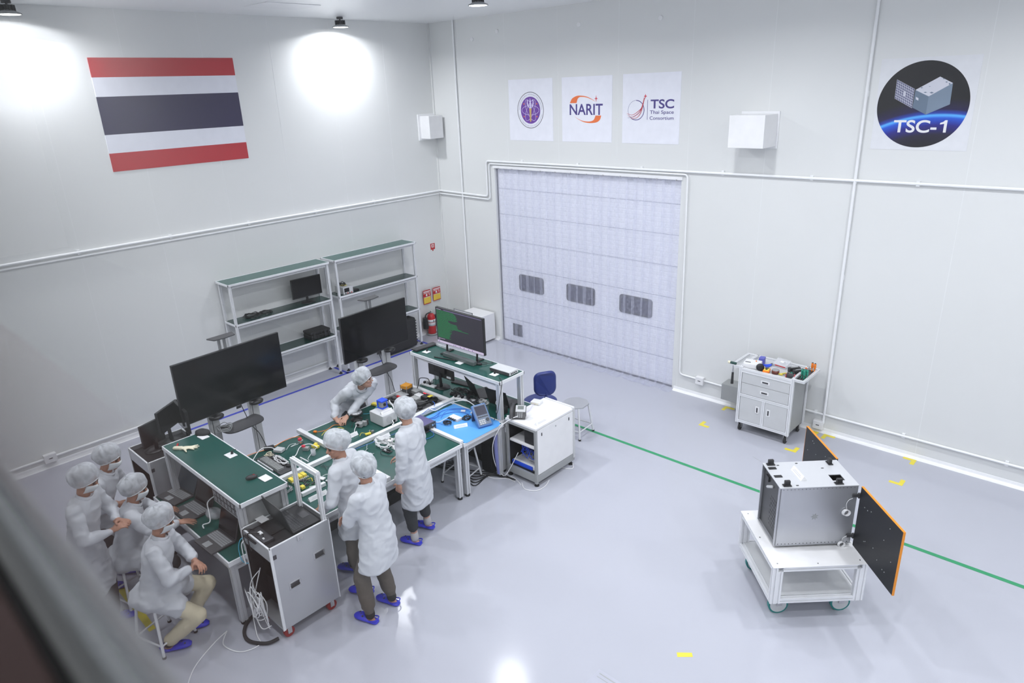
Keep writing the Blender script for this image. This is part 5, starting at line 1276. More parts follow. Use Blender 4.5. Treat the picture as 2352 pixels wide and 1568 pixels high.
MB().box(-.30,-.28,-.1,-.05,.20,.232).box(.30,.32,-.1,-.05,.20,.232).box(.30,.32,.05,.1,.20,.232).build('hanger','steel',t)
# laptops
def laptop(label,x,y,z,rz,w=.36,d=.25,ang=100,mt='dgrey',scr='screen',h=.24):
    t=thing('laptop',label,'laptop',(x,y,z),rz)      # keyboard at -Y, hinge at +Y
    b=MB().box(-w/2,w/2,-d/2,d/2,0,.018).build('base',mt,t,.004)
    m=MB(); [m.box(-w*.43+w*.058*i,-w*.43+w*.058*i+w*.05,-d*.02+d*.09*j,-d*.02+d*.09*j+d*.072,.018,.0205) for i in range(15) for j in range(5)]; m.build('keys','grey' if mt!='black' else 'dgrey',t)
    MB().box(-w*.16,w*.10,-d*.42,-d*.14,.018,.019).build('touchpad','grey' if mt!='black' else 'dgrey',t)
    a=R(ang-90); y0=d/2; lid=MB(); c=(0,y0+math.sin(a)*h/2+.004,.018+math.cos(a)*h/2)
    lid.ob(c,(w,.010,h),0,-a); l=lid.build('lid',mt,t,.003)
    n=Vector((0,-math.cos(a),math.sin(a)))*.0056
    MB().ob(tuple(Vector(c)+n),(w-.02,.0012,h-.025),0,-a).build('screen',scr,l)
    return t
laptop('open grey laptop on the left bench by the reaching hand, middle one',3.84,-6.98,T2,R(4),.34,.25,112,'dgrey')
laptop('open grey laptop overhanging the near edge of the left bench',4.53,-7.06,T2,R(2),.33,.24,108,'dgrey')
laptop('open dark laptop at far end of the left bench under the shelf',3.43,-6.97,T2,R(8),.34,.22,118,'dgrey','scrb')
laptop('black thick laptop standing open on the silver rolling case',5.12,-6.53,.962,R(178),.42,.27,104,'black',h=.27)
laptop('black laptop seen from behind under monitor shelf, left of two',4.19,-3.15,T,R(158),.34,.24,108,'black')
laptop('black laptop beside the shelf post under the monitor shelf, right of two',4.60,-3.16,T,R(186),.34,.24,108,'black')
one('paper_card',MB().box(-.055,.055,-.04,.04,0,.002),'paper','white card on top of the silver rolling case by its corner','card',(4.945,-6.76,1.004),R(4))
one('black_pad',MB().box(-.19,.19,-.10,.10,0,.012),'blackm','black flat pad beside the laptop on the silver rolling case','pad',(5.08,-6.78,.957),R(-88),.003)
t=thing('adapter_tray','small black tray with white dongle on the silver rolling case','tray',(5.13,-6.87,.957),R(0)); MB().box(-.13,.13,-.05,.05,0,.03).build('tray','dgrey',t,.005); MB().box(-.04,.01,-.015,.015,.03,.045).build('dongle','white',t,.004); MB().box(.07,.09,-.03,-.015,.03,.04).build('plug','white',t)
MB().tube([(.01,0,.04),(.04,.0,.045),(.07,-.02,.04)],.003,6).build('lead','black',t)
# monitors on the far roll case
monitor('monitor','dark tilted monitor on the far rolling case, leftmost panel',(2.66,-6.82,.957),R(-72),.28,.27,.07,back=None)
monitor('monitor','dark monitor with bluish screen reflection on the far rolling case',(2.60,-6.60,.957),R(124),.38,.27,.16)
monitor('monitor','dark monitor behind the glass edge, touching the left television',(2.74,-6.50,.957),R(-6),.42,.28,.16)
one('cloth_heap',MB().lathe([(.001,0),(.13,0),(.12,.03),(.06,.05),(.001,.045)],sx=.7,sy=.5,n=18),'blackm','black folded bag lying between rolling case and left shelf','bag',(3.33,-6.53,TSL),R(20))
# bench R lower
t=monitor('monitor','black monitor seen from behind under the monitor shelf',(3.57,-3.34,T),R(182),.49,.30,.15,back=True)
MB().box(-.2,-.12,.016,.018,.17,.20).build('sticker','white',t)
t=thing('keyboard','black keyboard on the bench under the monitor shelf','keyboard',(3.72,-3.09,T),R(8)); MB().box(-.17,.17,-.055,.055,0,.018).build('body','black',t,.004); m=MB(); [m.box(-.16+.022*i,-.141+.022*i,-.046+.019*j,-.030+.019*j,.018,.022) for i in range(14) for j in range(5)]; m.build('keys','dgrey',t)
t=thing('computer_mouse','dark mouse on the bench near the cable tangle under monitor shelf','mouse',(3.86,-3.24,T),R(20)); MB().ell((0,0,.014),(.055,.03,.018)).build('body','dgrey',t)
def powerstrip(label,x,y,rz,n=3,z=T,mt='white'):
    t=thing('power_strip',label,'power strip',(x,y,z),rz); MB().box(-.05*n-.02,.05*n+.02,-.03,.03,0,.03).build('body',mt,t,.006)
    for k in range(n*2-1):
        MB().ob((-.05*n+.05*(k+.5)+.0,0,.045),(.028,.03,.034)).build('plug','black' if k%2==0 else 'grey',t,.003)
    return t
powerstrip('white power strip with plugs at far post of the monitor shelf',3.40,-3.44,R(8),2)
powerstrip('white power strip full of black plugs in the cable tangle',4.13,-3.46,R(18),3)
for (x,y,rz,l) in ((3.92,-3.42,20,'black power adapter nearest the round monitor foot'),(4.03,-3.27,-25,'black power adapter behind the plug strip')):
    one('power_adapter',MB().box(-.07,.07,-.03,.03,0,.035),'black',l,'power adapter',(x,y,T),R(rz),.006)
tangle('cable_bundle','tangle of black and grey cables under the monitor shelf',(4.02,-3.36,T),.20,.10,.07,70,.004,'black',9,seed=31)
tangle('cable_bundle','second tangle of dark cables beside the laptop under monitor shelf',(4.27,-3.42,T),.10,.07,.05,44,.004,'dgrey',6,seed=32)
tangle('cable_bundle','thin white cables lying by the laptop under the monitor shelf',(4.38,-3.36,T),.10,.05,.03,30,.004,'white',4,seed=33)
for k,(x,y,rz) in enumerate(((4.33,-3.37,20),(4.40,-3.33,-30),(4.36,-3.30,50),(4.45,-3.26,80))):
    one('white_clip',MB().ob((0,0,.008),(.06,.02,.014)),'white',('white connector block nearest the cable tangle','white connector block between tangle and laptop','white connector block touching the laptop base','white connector block alone near the shelf post')[k],'connector',(x,y,T),R(rz),.003)
one('white_adapter',MB().box(-.05,.05,-.035,.035,0,.045),'white','white block stacked at far post of monitor shelf','adapter',(3.31,-3.36,T),R(20),.006)
# mobile phone-like boxes near post
t=thing('radio_unit','black stacked box with white cable by the near shelf post','box',(4.80,-3.43,T)); MB().box(-.05,.05,-.06,.06,0,.10).build('case','black',t,.005); MB().box(-.045,.045,-.065,-.06,.02,.05).build('face','grey',t)
MB().tube([(-.02,-.02,.10),(-.05,-.05,.14),(-.06,-.02,.17),(-.02,.02,.16)],.004,6).build('cable','white',t)
# blue mat
ZM=.7475
t=thing('spectrum_analyzer','blue handheld analyzer propped up on the blue mat','analyzer',(4.91,-3.83,ZM),R(72))
A=R(42)
def an(v): x,y,z=v; return (x, -y_(0) if False else y*1., z)
rx=Euler((-A,0,0)).to_matrix()
def tb(mb,x0,x1,y0,y1,z0,z1):   # box in the leaning frame (y = thickness, z = height)
    v=[rx@Vector((x,y,z)) for x in (x0,x1) for y in (y0,y1) for z in (z0,z1)]
    return mb.add(v,[(0,1,3,2),(4,6,7,5),(0,4,5,1),(2,3,7,6),(0,2,6,4),(1,5,7,3)])
tb(MB(),-.095,.095,-.02,.03,.01,.30).build('case','ablue',t,.012)
tb(MB(),-.08,.08,-.024,-.019,.03,.285).build('bezel',mat('slate_face',(.16,.20,.27),.4),t,.003)
tb(MB(),-.07,.07,-.026,-.023,.155,.272).build('display',mat('dark_lcd',(.05,.05,.075),.15),t)
m=MB(); [tb(m,-.068+.028*i,-.046+.028*i,-.027,-.023,.125-.018*0,.138) for i in range(5)]; m.build('soft_keys','dgrey',t)
m=MB(); [tb(m,-.068+.028*i,-.046+.028*i,-.027,-.023,.04+.022*j,.054+.022*j) for i in range(3) for j in range(3)]; m.build('key_pad','lgrey',t)
MB().cyl(rx@Vector((.045,-.034,.085)),rx@Vector((.045,-.022,.085)),.02).build('dial','dgrey',t)
MB().ob((0,.215,.10),(.16,.012,.20),0,R(10)).build('prop_leg',mat('slate_blue',(.05,.07,.14),.5),t,.004)
nameplate((4.66,-4.02,ZM),R(62),.17,'folded white name card on blue mat in front of analyzer',w=.05)
t=thing('sdr_module','white radio module with row of black connectors on the blue mat','module',(4.45,-3.91,ZM),R(0)); MB().ob((0,0,.018),(.16,.085,.022)).build('case','white',t,.004)
for k in range(4): MB().cyl((-.06+.035*k,-.045,.018),(-.06+.035*k,-.075,.018),.008).build('port','black',t)
MB().box(-.085,.085,-.05,.05,0,.006).build('base','lgrey',t)
tangle('cable_bundle','cluster of black connector leads left of the white radio module',(4.48,-4.07,ZM),.06,.05,.03,34,.0045,'black',5,seed=41)
tangle('cable_bundle','cluster of black connector leads right of the white radio module',(4.56,-3.82,ZM),.05,.06,.03,30,.0045,'black',5,seed=42)
for x,y,rz,l in ((4.38,-3.71,40,'small white adapter on blue mat nearest the bar crossing'),(4.52,-3.67,15,'small white adapter on blue mat next to analyzer')): one('small_adapter',MB().ob((0,0,.01),(.06,.035,.02)),'white',l,'adapter',(x,y,ZM),R(rz),.004)
def cable(label,pts,r,mt,group=None,name='cable'):
    return one(name,MB(pts[0]).tube(pts,r,8),mt,label,'cable',pts[0],group=group)
zc=ZM+.006
cable('thick white cable sweeping over the blue mat to the bar',[(4.05,-4.0,.81),(4.15,-3.98,.80),(4.12,-3.8,.79),(4.12,-3.62,.78),(4.22,-3.50,.78),(4.42,-3.53,.77),(4.52,-3.56,.76)],.007,'white')
cable('white cable running from the purple fronted instrument to radio module',[(4.30,-4.20,.78),(4.36,-4.12,zc),(4.36,-4.0,zc),(4.38,-3.90,.77)],.005,'white')
for k,(P,l) in enumerate((([(4.14,-4.2,zc),(4.2,-4.05,zc),(4.16,-3.85,zc),(4.28,-3.68,zc),(4.44,-3.60,zc)],'blue patch cable nearest the divider bar on blue mat'),
    ([(4.14,-4.18,zc),(4.26,-4.1,zc+.02),(4.25,-3.9,zc),(4.35,-3.75,zc),(4.5,-3.72,zc)],'blue patch cable crossing the middle of blue mat'),
    ([(4.18,-4.22,zc),(4.34,-4.15,zc),(4.38,-4.18,zc+.03),(4.44,-4.12,zc)],'short blue patch cable reaching the black connector leads'),
    ([(4.30,-4.02,zc),(4.24,-3.86,zc+.02),(4.36,-3.66,zc),(4.56,-3.70,zc),(4.64,-3.78,zc)],'blue patch cable curling toward analyzer'),
    ([(4.10,-4.15,.80),(4.06,-3.98,.80),(4.18,-3.94,zc+.02),(4.24,-4.06,zc),(4.14,-4.16,zc)],'dark blue cable loop over the divider bar'))):
    cable(l,P,.0032,mat('blue_cable',(.03,.14,.55),.4))
# instrument behind standing man
t=thing('bench_instrument','dark purple bench instrument with silver front beside the standing man','instrument',(4.28,-4.34,T),R(90))
MB().box(-.11,.11,-.16,.12,.004,.10).build('case',mat('instrument_purple',(.10,.09,.22),.35),t,.006); MB().box(-.112,.112,-.168,-.158,.0,.104).build('front_panel','dgrey',t,.003)
MB().box(-.09,-.0,-.171,-.167,.025,.085).build('display','screen',t)
for k,(x,z) in enumerate(((.05,.075),(.08,.075),(.05,.03),(.08,.03))): MB().cyl((x,-.168,z),(x,-.182,z),.012 if k==0 else .007).build('knob','steel',t)
cable('short blue lead hanging from front of the purple instrument',[(4.47,-4.36,.78),(4.52,-4.34,.75),(4.58,-4.40,.75),(4.56,-4.52,.749),(4.48,-4.58,.749)],.003,mat('blue_cable',(.03,.14,.55),.4))
# grey power supply with blue cube
t=thing('power_supply','light grey power supply box with fan and white card on the bench','power supply',(3.79,-4.52,T),R(0))
MB().box(-.135,.135,-.11,.11,.008,.15).build('case','lgrey',t,.004)
MB().box(.135,.139,-.10,.10,.015,.143).build('rear_panel',mat('pale_grey',(.62,.63,.64),.4),t)
m=MB(); [m.tube([(.1395,-.02+r_*math.cos(a),.08+r_*math.sin(a)) for a in [2*PI*q/20 for q in range(21)]],.0015,6,sub=0) for r_ in (.014,.026,.038)]; m.build('fan_grille','grey',t)
MB().box(.139,.141,.055,.095,.085,.125).build('inlet','lgrey',t); MB().box(.139,.143,.04,.07,.02,.05).build('switch','black',t)
MB().box(-.04,.10,-.085,-.045,.15,.158).build('top_card','white',t) if False else None
nameplate((3.86,-4.52,T+.1505),R(90),.17,'folded white name card on top of the grey power supply',w=.045)
t=thing('printed_cube','bright blue printed cube with grey core on the grey power supply','cube',(3.71,-4.46,T+.1505),R(5))
MB().box(-.05,.05,-.05,.05,0,.012).build('base_slab','bluep',t,.003); MB().box(-.05,.05,-.05,.05,.09,.11).build('top_slab','bluep',t,.003)
MB().box(-.05,-.035,-.05,-.035,.012,.09).box(-.05,-.035,.035,.05,.012,.09).box(.02,.035,.035,.05,.012,.09).build('corner_pillar','bluep',t)
MB().box(-.03,.035,-.04,.035,.012,.09).build('core','grey',t,.004); MB().cyl((.035,0,.05),(.05,0,.05),.018).build('lens','black',t)
one('yellow_block',MB().ob((0,0,.02),(.09,.06,.03)),'yel2','yellow clamp block at bench edge behind the blue cube','clamp',(3.31,-4.30,T),R(20),.008)
cable('white power cord leaving the grey power supply',[(3.94,-4.50,.80),(3.99,-4.52,.78),(4.02,-4.56,.795),(4.06,-4.58,.79)],.006,'white')
cable('teal lead running from the reaction wheel to the blue cube',[(3.50,-4.62,.80),(3.58,-4.58,.82),(3.66,-4.52,.905),(3.72,-4.49,.95)],.004,mat('teal_cable',(.05,.35,.50),.4))
# reaction wheel disc
t=thing('reaction_wheel','silver disc on a black ring stand near the leaning man','disc',(3.46,-4.70,T)); 
MB().lathe([(.001,0),(.075,0),(.075,.01),(.03,.02),(.03,.07),(.085,.08),(.085,.095),(.001,.095)],n=28).build('stand','black',t)
MB().lathe([(.001,.095),(.075,.095),(.075,.103),(.001,.104)],n=36).build('disc','steel',t); MB().lathe([(.001,.104),(.012,.104),(.012,.110),(.001,.110)]).build('hub','lgrey',t)
t=thing('gimbal_mechanism','grey mechanism with small lens under the silver disc','mechanism',(3.66,-4.80,T),R(25)); m=MB().ob((0,0,.03),(.09,.06,.05)).ob((.05,.04,.035),(.06,.04,.06)).ob((-.02,.05,.02),(.05,.05,.04)); m.build('body','gbox',t,.005)
MB().cyl((.0,-.035,.04),(.0,-.028,.04),.018).build('lens','black',t); MB().tube([(-.09,-.04,.0),(-.10,.03,.03),(-.05,.09,.05),(.05,.1,.03)],.004,6).build('frame_wire','black',t)
MB().cyl((.06,.09,.0),(.06,.09,.06),.018).build('post','dgrey',t)
cable('white lead from the grey mechanism to the bench bar',[(3.66,-4.84,.78),(3.70,-4.90,.755),(3.80,-4.98,.748),(3.84,-5.02,.748)],.004,'white')
nameplate((3.80,-5.02,T),R(90),.17,'folded white name card behind the man facing left')
nameplate((4.14,-4.82,T),R(90),.22,'folded white name card leaning on the long divider bar')
nameplate((4.44,-4.80,T),R(92),.19,'folded white name card between pcb cluster and standing man')
nameplate((4.64,-6.02,T),R(90),.21,'folded white name card by the yellow circuit board')
t=thing('gear_assembly','small yellow and silver gear assembly beside the long bar','assembly',(3.92,-4.86,T),R(70)); MB().ob((0,0,.012),(.07,.035,.02)).build('plate','yel2',t,.003); MB().cyl((.06,0,.0),(.06,0,.04),.018).cyl((.03,.02,.02),(.03,.02,.045),.01).build('gear','steel',t); MB().tube([(-.03,.01,.02),(-.07,.03,.03),(-.10,.01,.006)],.003,6).build('wire','yel2',t)
# pcb cluster
def board(label,x,y,rz,w,d,top='gbox',n=5,seed=1,h=.03,mt='pcb',name='circuit_board'):
    t=thing(name,label,'circuit board',(x,y,T),rz); rnd=random.Random(seed)
    MB().box(-w/2,w/2,-d/2,d/2,.008,.011).build('board',mt,t)
    for sx in (-1,1):
        for sy in (-1,1): MB().cyl((sx*w*.45,sy*d*.45,0),(sx*w*.45,sy*d*.45,.008),.003,n=6).build('standoff','steel',t)
    if top: MB().box(-w*.35,w*.35,-d*.35,d*.35,.011,.011+h).build('shield',top,t,.003)
    for k in range(n):
        x_=rnd.uniform(-w*.42,w*.42); y_=rnd.uniform(-d*.42,d*.42); s_=rnd.uniform(.008,.02)
        MB().ob((x_,y_,.011+s_*.4+(h if top and abs(x_)<w*.35 and abs(y_)<d*.35 else 0)),(s_*1.6,s_,s_*.8)).build('component',rnd.choice(['black','dgrey','white','lgrey']),t)
    return t
board('green circuit board with silver shield can beside the long bar',4.17,-4.86,R(10),.17,.10,'lgrey',4,2)
board('circuit board with pale square cover in front of the silver can',4.27,-4.80,R(15),.13,.11,'white',4,3,.02)
board('small bare green circuit board near the man in front',4.47,-5.76,R(30),.07,.06,None,6,4)
board('small black board with white labels near standing man',4.43,-4.97,R(5),.13,.06,None,6,5,mt='black')
tangle('cable_bundle','nest of white wires in front of the circuit board cluster',(4.31,-4.93,T),.10,.07,.04,60,.003,'white',8,seed=51)
tangle('cable_bundle','loose white wires right of the circuit board cluster',(4.36,-4.78,T),.08,.07,.04,40,.0028,'lgrey',6,seed=52)
for k,(x,y,rz) in enumerate(((4.25,-4.68,30),(4.38,-4.86,10),(4.33,-4.70,60))): one('white_connector',MB().ob((0,0,.007),(.035,.018,.014)),'white',('small white connector nearest the standing man on the bench','small white connector inside the wire nest','small white connector by the pale square cover')[k],'connector',(x,y,T),R(rz),.002)
cable('blue lead curling round the long bar',[(4.10,-5.25,.75),(4.12,-5.05,.75),(4.15,-4.95,.76),(4.12,-4.88,.77)],.003,mat('blue_cable',(.03,.14,.55),.4))
cable('pair of blue leads dropping from bar near the purple instrument',[(4.12,-4.50,.79),(4.15,-4.55,.76),(4.17,-4.62,.75),(4.16,-4.70,.75)],.003,mat('blue_cable',(.03,.14,.55),.4))
cable('looping thin black cable in front of the name card near standing man',[(4.38,-5.02,.75),(4.46,-5.06,.75),(4.62,-4.98,.75),(4.66,-4.86,.75),(4.60,-4.84,.75)],.003,'black')
# yellow devices board
t=thing('relay_board','large green circuit board with two rows of yellow blocks','circuit board',(4.28,-5.97,T),R(0))
MB().box(-.17,.15,-.10,.12,.006,.010).build('board','pcb',t)
m=MB()
for k in range(4): m.box(-.15,-.07,-.09+.048*k,-.05+.048*k,.010,.045)
m.build('yellow_relay','yel2',t,.002)
rnd=random.Random(6); m=MB()
for k in range(46): x_=rnd.uniform(-.05,.14); y_=rnd.uniform(-.09,.11); s_=rnd.uniform(.006,.016); m.ob((x_,y_,.010+s_*.5),(s_*1.6,s_,s_),rnd.choice([0,R(90)]))
m.build('component_field','dgrey',t)['kind']='stuff'
m=MB(); [m.box(-.065,-.05,-.09+.02*k,-.078+.02*k,.010,.022) for k in range(10)]; m.build('terminal_row','lgrey',t)
MB().tube([(.0,.05,.02),(.04,.08,.04),(.09,.06,.03)],.004,6).build('yellow_wire','yel2',t); MB().ob((.11,-.07,.03),(.05,.04,.03)).build('yellow_connector','yel2',t,.004)
tangle('cable_bundle','grey cables looping beside the relay board at the shelf post',(4.27,-6.16,T),.10,.05,.05,30,.005,'grey',4,seed=61)
t=thing('camera_module','white bracket with small camera beside the relay board','module',(4.36,-5.80,T),R(20)); MB().ob((0,0,.01),(.09,.05,.016)).ob((-.03,.0,.04),(.02,.05,.05)).build('bracket','white',t,.003); MB().cyl((-.03,-.03,.045),(-.03,-.045,.045),.015).build('lens','black',t)
cable('thin white wire from the white bracket to the bare board',[(4.36,-5.78,.77),(4.40,-5.74,.79),(4.45,-5.75,.77),(4.47,-5.76,.756)],.003,'white')
one('steel_pen',MB().caps_((-.05,0,.009),(.05,0,.009),.008,.006),'lgrey','small silver fitting by the near end of relay board','fitting',(4.44,-5.93,T),R(70))
# long dark board
t=thing('electronics_tray','long dark metal tray of heat sinks and wires by the left shelf','electronics tray',(3.70,-5.95,T),R(0))
MB().box(-.28,.26,-.10,.10,0,.02).build('tray','dgrey',t,.003)
m=MB(); [m.box(-.20+.03*k,-.182+.03*k,-.09,-.01,.02,.045) for k in range(13)]; m.build('heat_sink','gbox',t)
rnd=random.Random(16); m=MB()
for k in range(30): x_=rnd.uniform(-.26,.22); y_=rnd.uniform(.0,.09); s_=rnd.uniform(.012,.03); m.ob((x_,y_,.02+s_*.4),(s_*1.5,s_,s_*.8),rnd.uniform(0,1))
m.build('component_field','black',t)['kind']='stuff'
tangle('','',(-.12,.05,.04),.12,.05,.05,34,.0035,'white',5,seed=62,parent=t,name='wire_nest') if False else None
tangle('cable_bundle','white wires heaped on the dark electronics tray',(3.72,-5.90,.765),.16,.05,.04,46,.0035,'white',6,seed=63)
tangle('cable_bundle','tan wires at the far end of the dark electronics tray',(3.48,-5.93,.765),.05,.05,.04,24,.0035,'cream',4,seed=64)
one('project_box',MB().ob((0,0,.02),(.11,.085,.035)),'lgrey','light grey project box with orange cable by the television column','box',(3.44,-5.77,T),R(25),.005)
cable('long orange cable looping along the far bench edge',[(3.26,-6.2,.75),(3.25,-6.04,.75),(3.31,-5.86,.76),(3.34,-5.78,.77),(3.27,-5.66,.75),(3.26,-5.52,.75),(3.34,-5.44,.76),(3.46,-5.48,.76),(3.50,-5.53,.77)],.004,'orange')
cable('white cable arching from tray to the light grey project box',[(3.47,-6.12,.75),(3.42,-6.08,.77),(3.36,-5.95,.82),(3.37,-5.84,.80),(3.42,-5.80,.77)],.005,'white')
one('black_pad',MB().ob((0,0,.02),(.12,.07,.035)),'blackm','black pouch at the bench edge by the television column','pouch',(3.30,-5.82,T),R(70),.012)
t=thing('estop_switch','red knob on a silver bracket, left of the two on the bench','switch',(3.46,-5.50,T),R(20)); MB().ob((0,0,.02),(.05,.05,.04)).build('bracket','steel',t,.003); MB().cyl((-.01,0,.04),(-.01,0,.06),.022).build('knob','ered',t)
t=thing('estop_switch','red knob on a grey box, right of the two on the bench','switch',(3.66,-5.55,T),R(30)); MB().ob((0,0,.02),(.07,.05,.04)).build('box','gbox',t,.003); MB().cyl((-.03,0,.04),(-.03,0,.058),.022).build('knob','ered',t)
t=thing('valve_block','yellow connector block with wires near the bar end','connector',(3.70,-5.45,T),R(15)); MB().ob((0,0,.018),(.09,.05,.032)).ob((-.02,.03,.025),(.04,.03,.04)).build('body','yel2',t,.006)
t=thing('glass_jar','small clear jar standing on the bench beneath the yellow block','jar',(3.83,-5.56,T)); MB().lathe([(.001,0),(.028,0),(.028,.07),(.026,.07),(.026,.003),(.001,.003)],n=20).build('jar','clear',t)
cable('orange wire right of the divider bar near the leaning man',[(3.38,-5.22,.75),(3.42,-5.12,.75),(3.40,-5.0,.76),(3.44,-4.94,.75)],.0035,'orange')
cable('yellow wire zigzag right of the divider bar',[(3.50,-5.24,.75),(3.46,-5.15,.76),(3.52,-5.08,.75),(3.50,-5.0,.76),(3.56,-4.96,.75)],.0035,'yel2')
one('orange_clip',MB().ob((0,0,.012),(.04,.03,.022)),'orange','orange clip beside the divider bar at the far bench edge','clip',(3.36,-5.24,T),R(20),.004)
cable('white cable across the bench in front of the red knobs',[(3.74,-5.82,.76),(3.72,-5.72,.77),(3.62,-5.60,.79),(3.66,-5.50,.80),(3.76,-5.46,.77)],.005,'white')
cable('thin wire hanging from the yellow block to the long bar',[(3.74,-5.46,.76),(3.80,-5.56,.76),(3.88,-5.66,.76),(3.97,-5.70,.79)],.003,'white')
t=thing('tweezers','white rod tool lying across the long bar','tool',(3.93,-5.735,T)); MB().ob((0,0,.055),(.16,.012,.012),R(3)).ob((-.07,0,.028),(.012,.012,.05)).build('rod','white',t,.003)
# black equipment tray under the foil cube
t=thing('equipment_tray','black equipment tray full of flight electronics with red lights','electronics tray',(3.62,-3.92,T))
MB().box(-.36,.37,-.26,.27,0,.012).build('tray_floor','dgrey',t)
MB().box(-.36,.37,-.26,-.25,.012,.04).box(-.36,.37,.26,.27,.012,.04).box(-.36,-.35,-.25,.26,.012,.04).box(.36,.37,-.25,.26,.012,.04).build('tray_rim','lgrey',t)
rnd=random.Random(26); m=MB()
for k in range(70): x_=rnd.uniform(-.33,.34); y_=rnd.uniform(-.23,.24); s_=rnd.uniform(.012,.035); m.ob((x_,y_,.012+s_*.4),(s_*1.7,s_,s_*.8),rnd.choice([0,R(90),R(15)]))
m.build('component_field','black',t)['kind']='stuff'
for (x_,y_,w_,d_,h_,mt_) in ((-.16,.20,.12,.10,.05,'gbox'),(-.02,.14,.12,.09,.04,'lgrey'),(.0,.05,.13,.08,.035,'gbox'),(.10,.16,.11,.10,.05,'black'),(-.24,.02,.16,.12,.03,'grey'),(.18,-.02,.13,.11,.04,'blackm'),(-.10,-.08,.12,.12,.035,'dgrey')):
    MB().ob((x_,y_,.012+h_/2),(w_,d_,h_)).build('module',mt_,t,.004)
MB().ob((.16,.18,.066),(.05,.07,.004)).build('yellow_label','yel2',t)
m=MB(); [m.ob((.0+.02*k,.205,.058),(.008,.012,.006)) for k in range(6)]; m.build('red_lights','redled',t)
MB().ob((-.20,-.07,.045),(.06,.03,.02)).build('red_connector','red',t)
for k in range(4): MB().tube([(-.1+.05*k,-.22,.03),(-.05+.06*k,-.1,.07),(.08+.03*k,-.05,.05),(.2,.04+.03*k,.05)],.004,6).build('wire','black' if k%2 else 'grey',t)
t=thing('foil_cube','small cube wrapped in orange gold foil on a clear frame','cube',(3.36,-3.80,T+.042),R(8)); MB().ob((0,0,.075),(.12,.12,.05)).build('foil_top','gold',t,.008); MB().ob((0.01,0,.03),(.10,.10,.05)).build('core','dgrey',t)
for sx in (-1,1):
    for sy in (-1,1): MB().cyl((sx*.058,sy*.058,0),(sx*.058,sy*.058,.105),.005,n=8).build('post','steel',t)
cable('black power cord from the tray to the far shelf post',[(3.44,-3.68,.80),(3.36,-3.58,.84),(3.30,-3.50,.86),(3.36,-3.42,.84),(3.42,-3.44,.80)],.006,'black')
cable('blue lead leaving the equipment tray over the bar',[(3.92,-3.82,.80),(3.98,-3.84,.80),(4.04,-3.90,.80)],.004,mat('blue_cable',(.03,.14,.55),.4))
cable('white tube running behind the blue cube into the equipment tray',[(3.78,-4.36,.76),(3.66,-4.26,.80),(3.54,-4.22,.82),(3.44,-4.16,.80)],.010,'white')
# cabinet top
t=thing('desk_phone','grey and silver desk phone on the white cabinet','phone',(5.10,-3.46,.801),R(34))
A=R(-38); rx=Euler((-A,0,0)).to_matrix()
rx=Euler((R(48),0,0)).to_matrix()
def tl(mb,x0,x1,y0,y1,z0,z1):
    v=[Euler((R(40),0,0)).to_matrix()@Vector((x,y,z))+Vector((0,-.07,.004)) for x in (x0,x1) for y in (y0,y1) for z in (z0,z1)]
    return mb.add(v,[(0,1,3,2),(4,6,7,5),(0,4,5,1),(2,3,7,6),(0,2,6,4),(1,5,7,3)])
tl(MB(),-.03,.105,0,.18,0,.022).build('body','dgrey',t,.006)
tl(MB(),-.025,.10,.085,.175,.022,.026).build('silver_face','lgrey',t,.002); tl(MB(),.0,.075,.12,.165,.026,.028).build('display',mat('lcd_grey',(.18,.20,.19),.2),t)
m=MB(); [tl(m,.0+.025*i,.016+.025*i,.012+.018*j,.022+.018*j,.022,.025) for i in range(3) for j in range(4)]; m.build('keys','grey',t)
m=MB(); P=[Euler((R(40),0,0)).to_matrix()@Vector(p)+Vector((0,-.07,.004)) for p in ((-.068,-.005,.03),(-.068,.05,.052),(-.068,.12,.052),(-.068,.185,.03))]; m.tube(P,.026,10); m.build('handset','dgrey',t)
tl(MB(),-.095,-.03,0,.18,0,.015).build('cradle','black',t,.004)
MB().box(-.09,.10,.02,.05,0,.08).build('stand','dgrey',t,.004)
t=thing('network_box','small white network box on the white cabinet','box',(5.03,-3.02,.801),R(14)); MB().box(-.065,.065,-.055,.055,0,.035).build('case','white',t,.006); m=MB(); [m.box(-.045+.024*k,-.028+.024*k,-.057,-.055,.008,.026) for k in range(4)]; m.build('ports','cream',t)
cable('thin pale lead from the network box across the cabinet top',[(5.03,-3.08,.815),(5.05,-3.14,.806),(5.10,-3.24,.805),(5.10,-3.34,.806)],.0025,'lav')
nameplate((5.43,-3.40,.801),R(88),.20,'folded white name card on the near edge of white cabinet',w=.05)
nameplate((5.04,-3.55,.801),R(40),.06,'small white folded corner card beside the desk phone',w=.05)
cable('white cable from the desk phone draping down to the floor',[(5.16,-3.47,.84),(5.10,-3.58,.82),(5.02,-3.70,.72),(4.96,-3.78,.5),(4.92,-3.72,.2),(4.98,-3.66,.03),(5.12,-3.60,.008),(5.3,-3.66,.006)],.005,'white')
cable('white cable loop on the floor left of the white cabinet',[(5.14,-3.52,.34),(5.08,-3.60,.15),(5.02,-3.66,.03),(4.86,-3.62,.006),(4.70,-3.66,.006),(4.72,-3.78,.006),(4.94,-3.76,.006),(5.06,-3.66,.006),(5.20,-3.66,.006)],.005,'white')
cable('white cable curling in front of the white cabinet foot',[(5.28,-3.62,.006),(5.40,-3.70,.006),(5.53,-3.64,.006),(5.55,-3.50,.006),(5.50,-3.36,.006)],.005,'white')
cable('white cable end peeking from under the white cabinet rear',[(5.40,-3.02,.006),(5.50,-3.00,.006),(5.55,-2.94,.006),(5.50,-2.88,.03)],.005,'white')
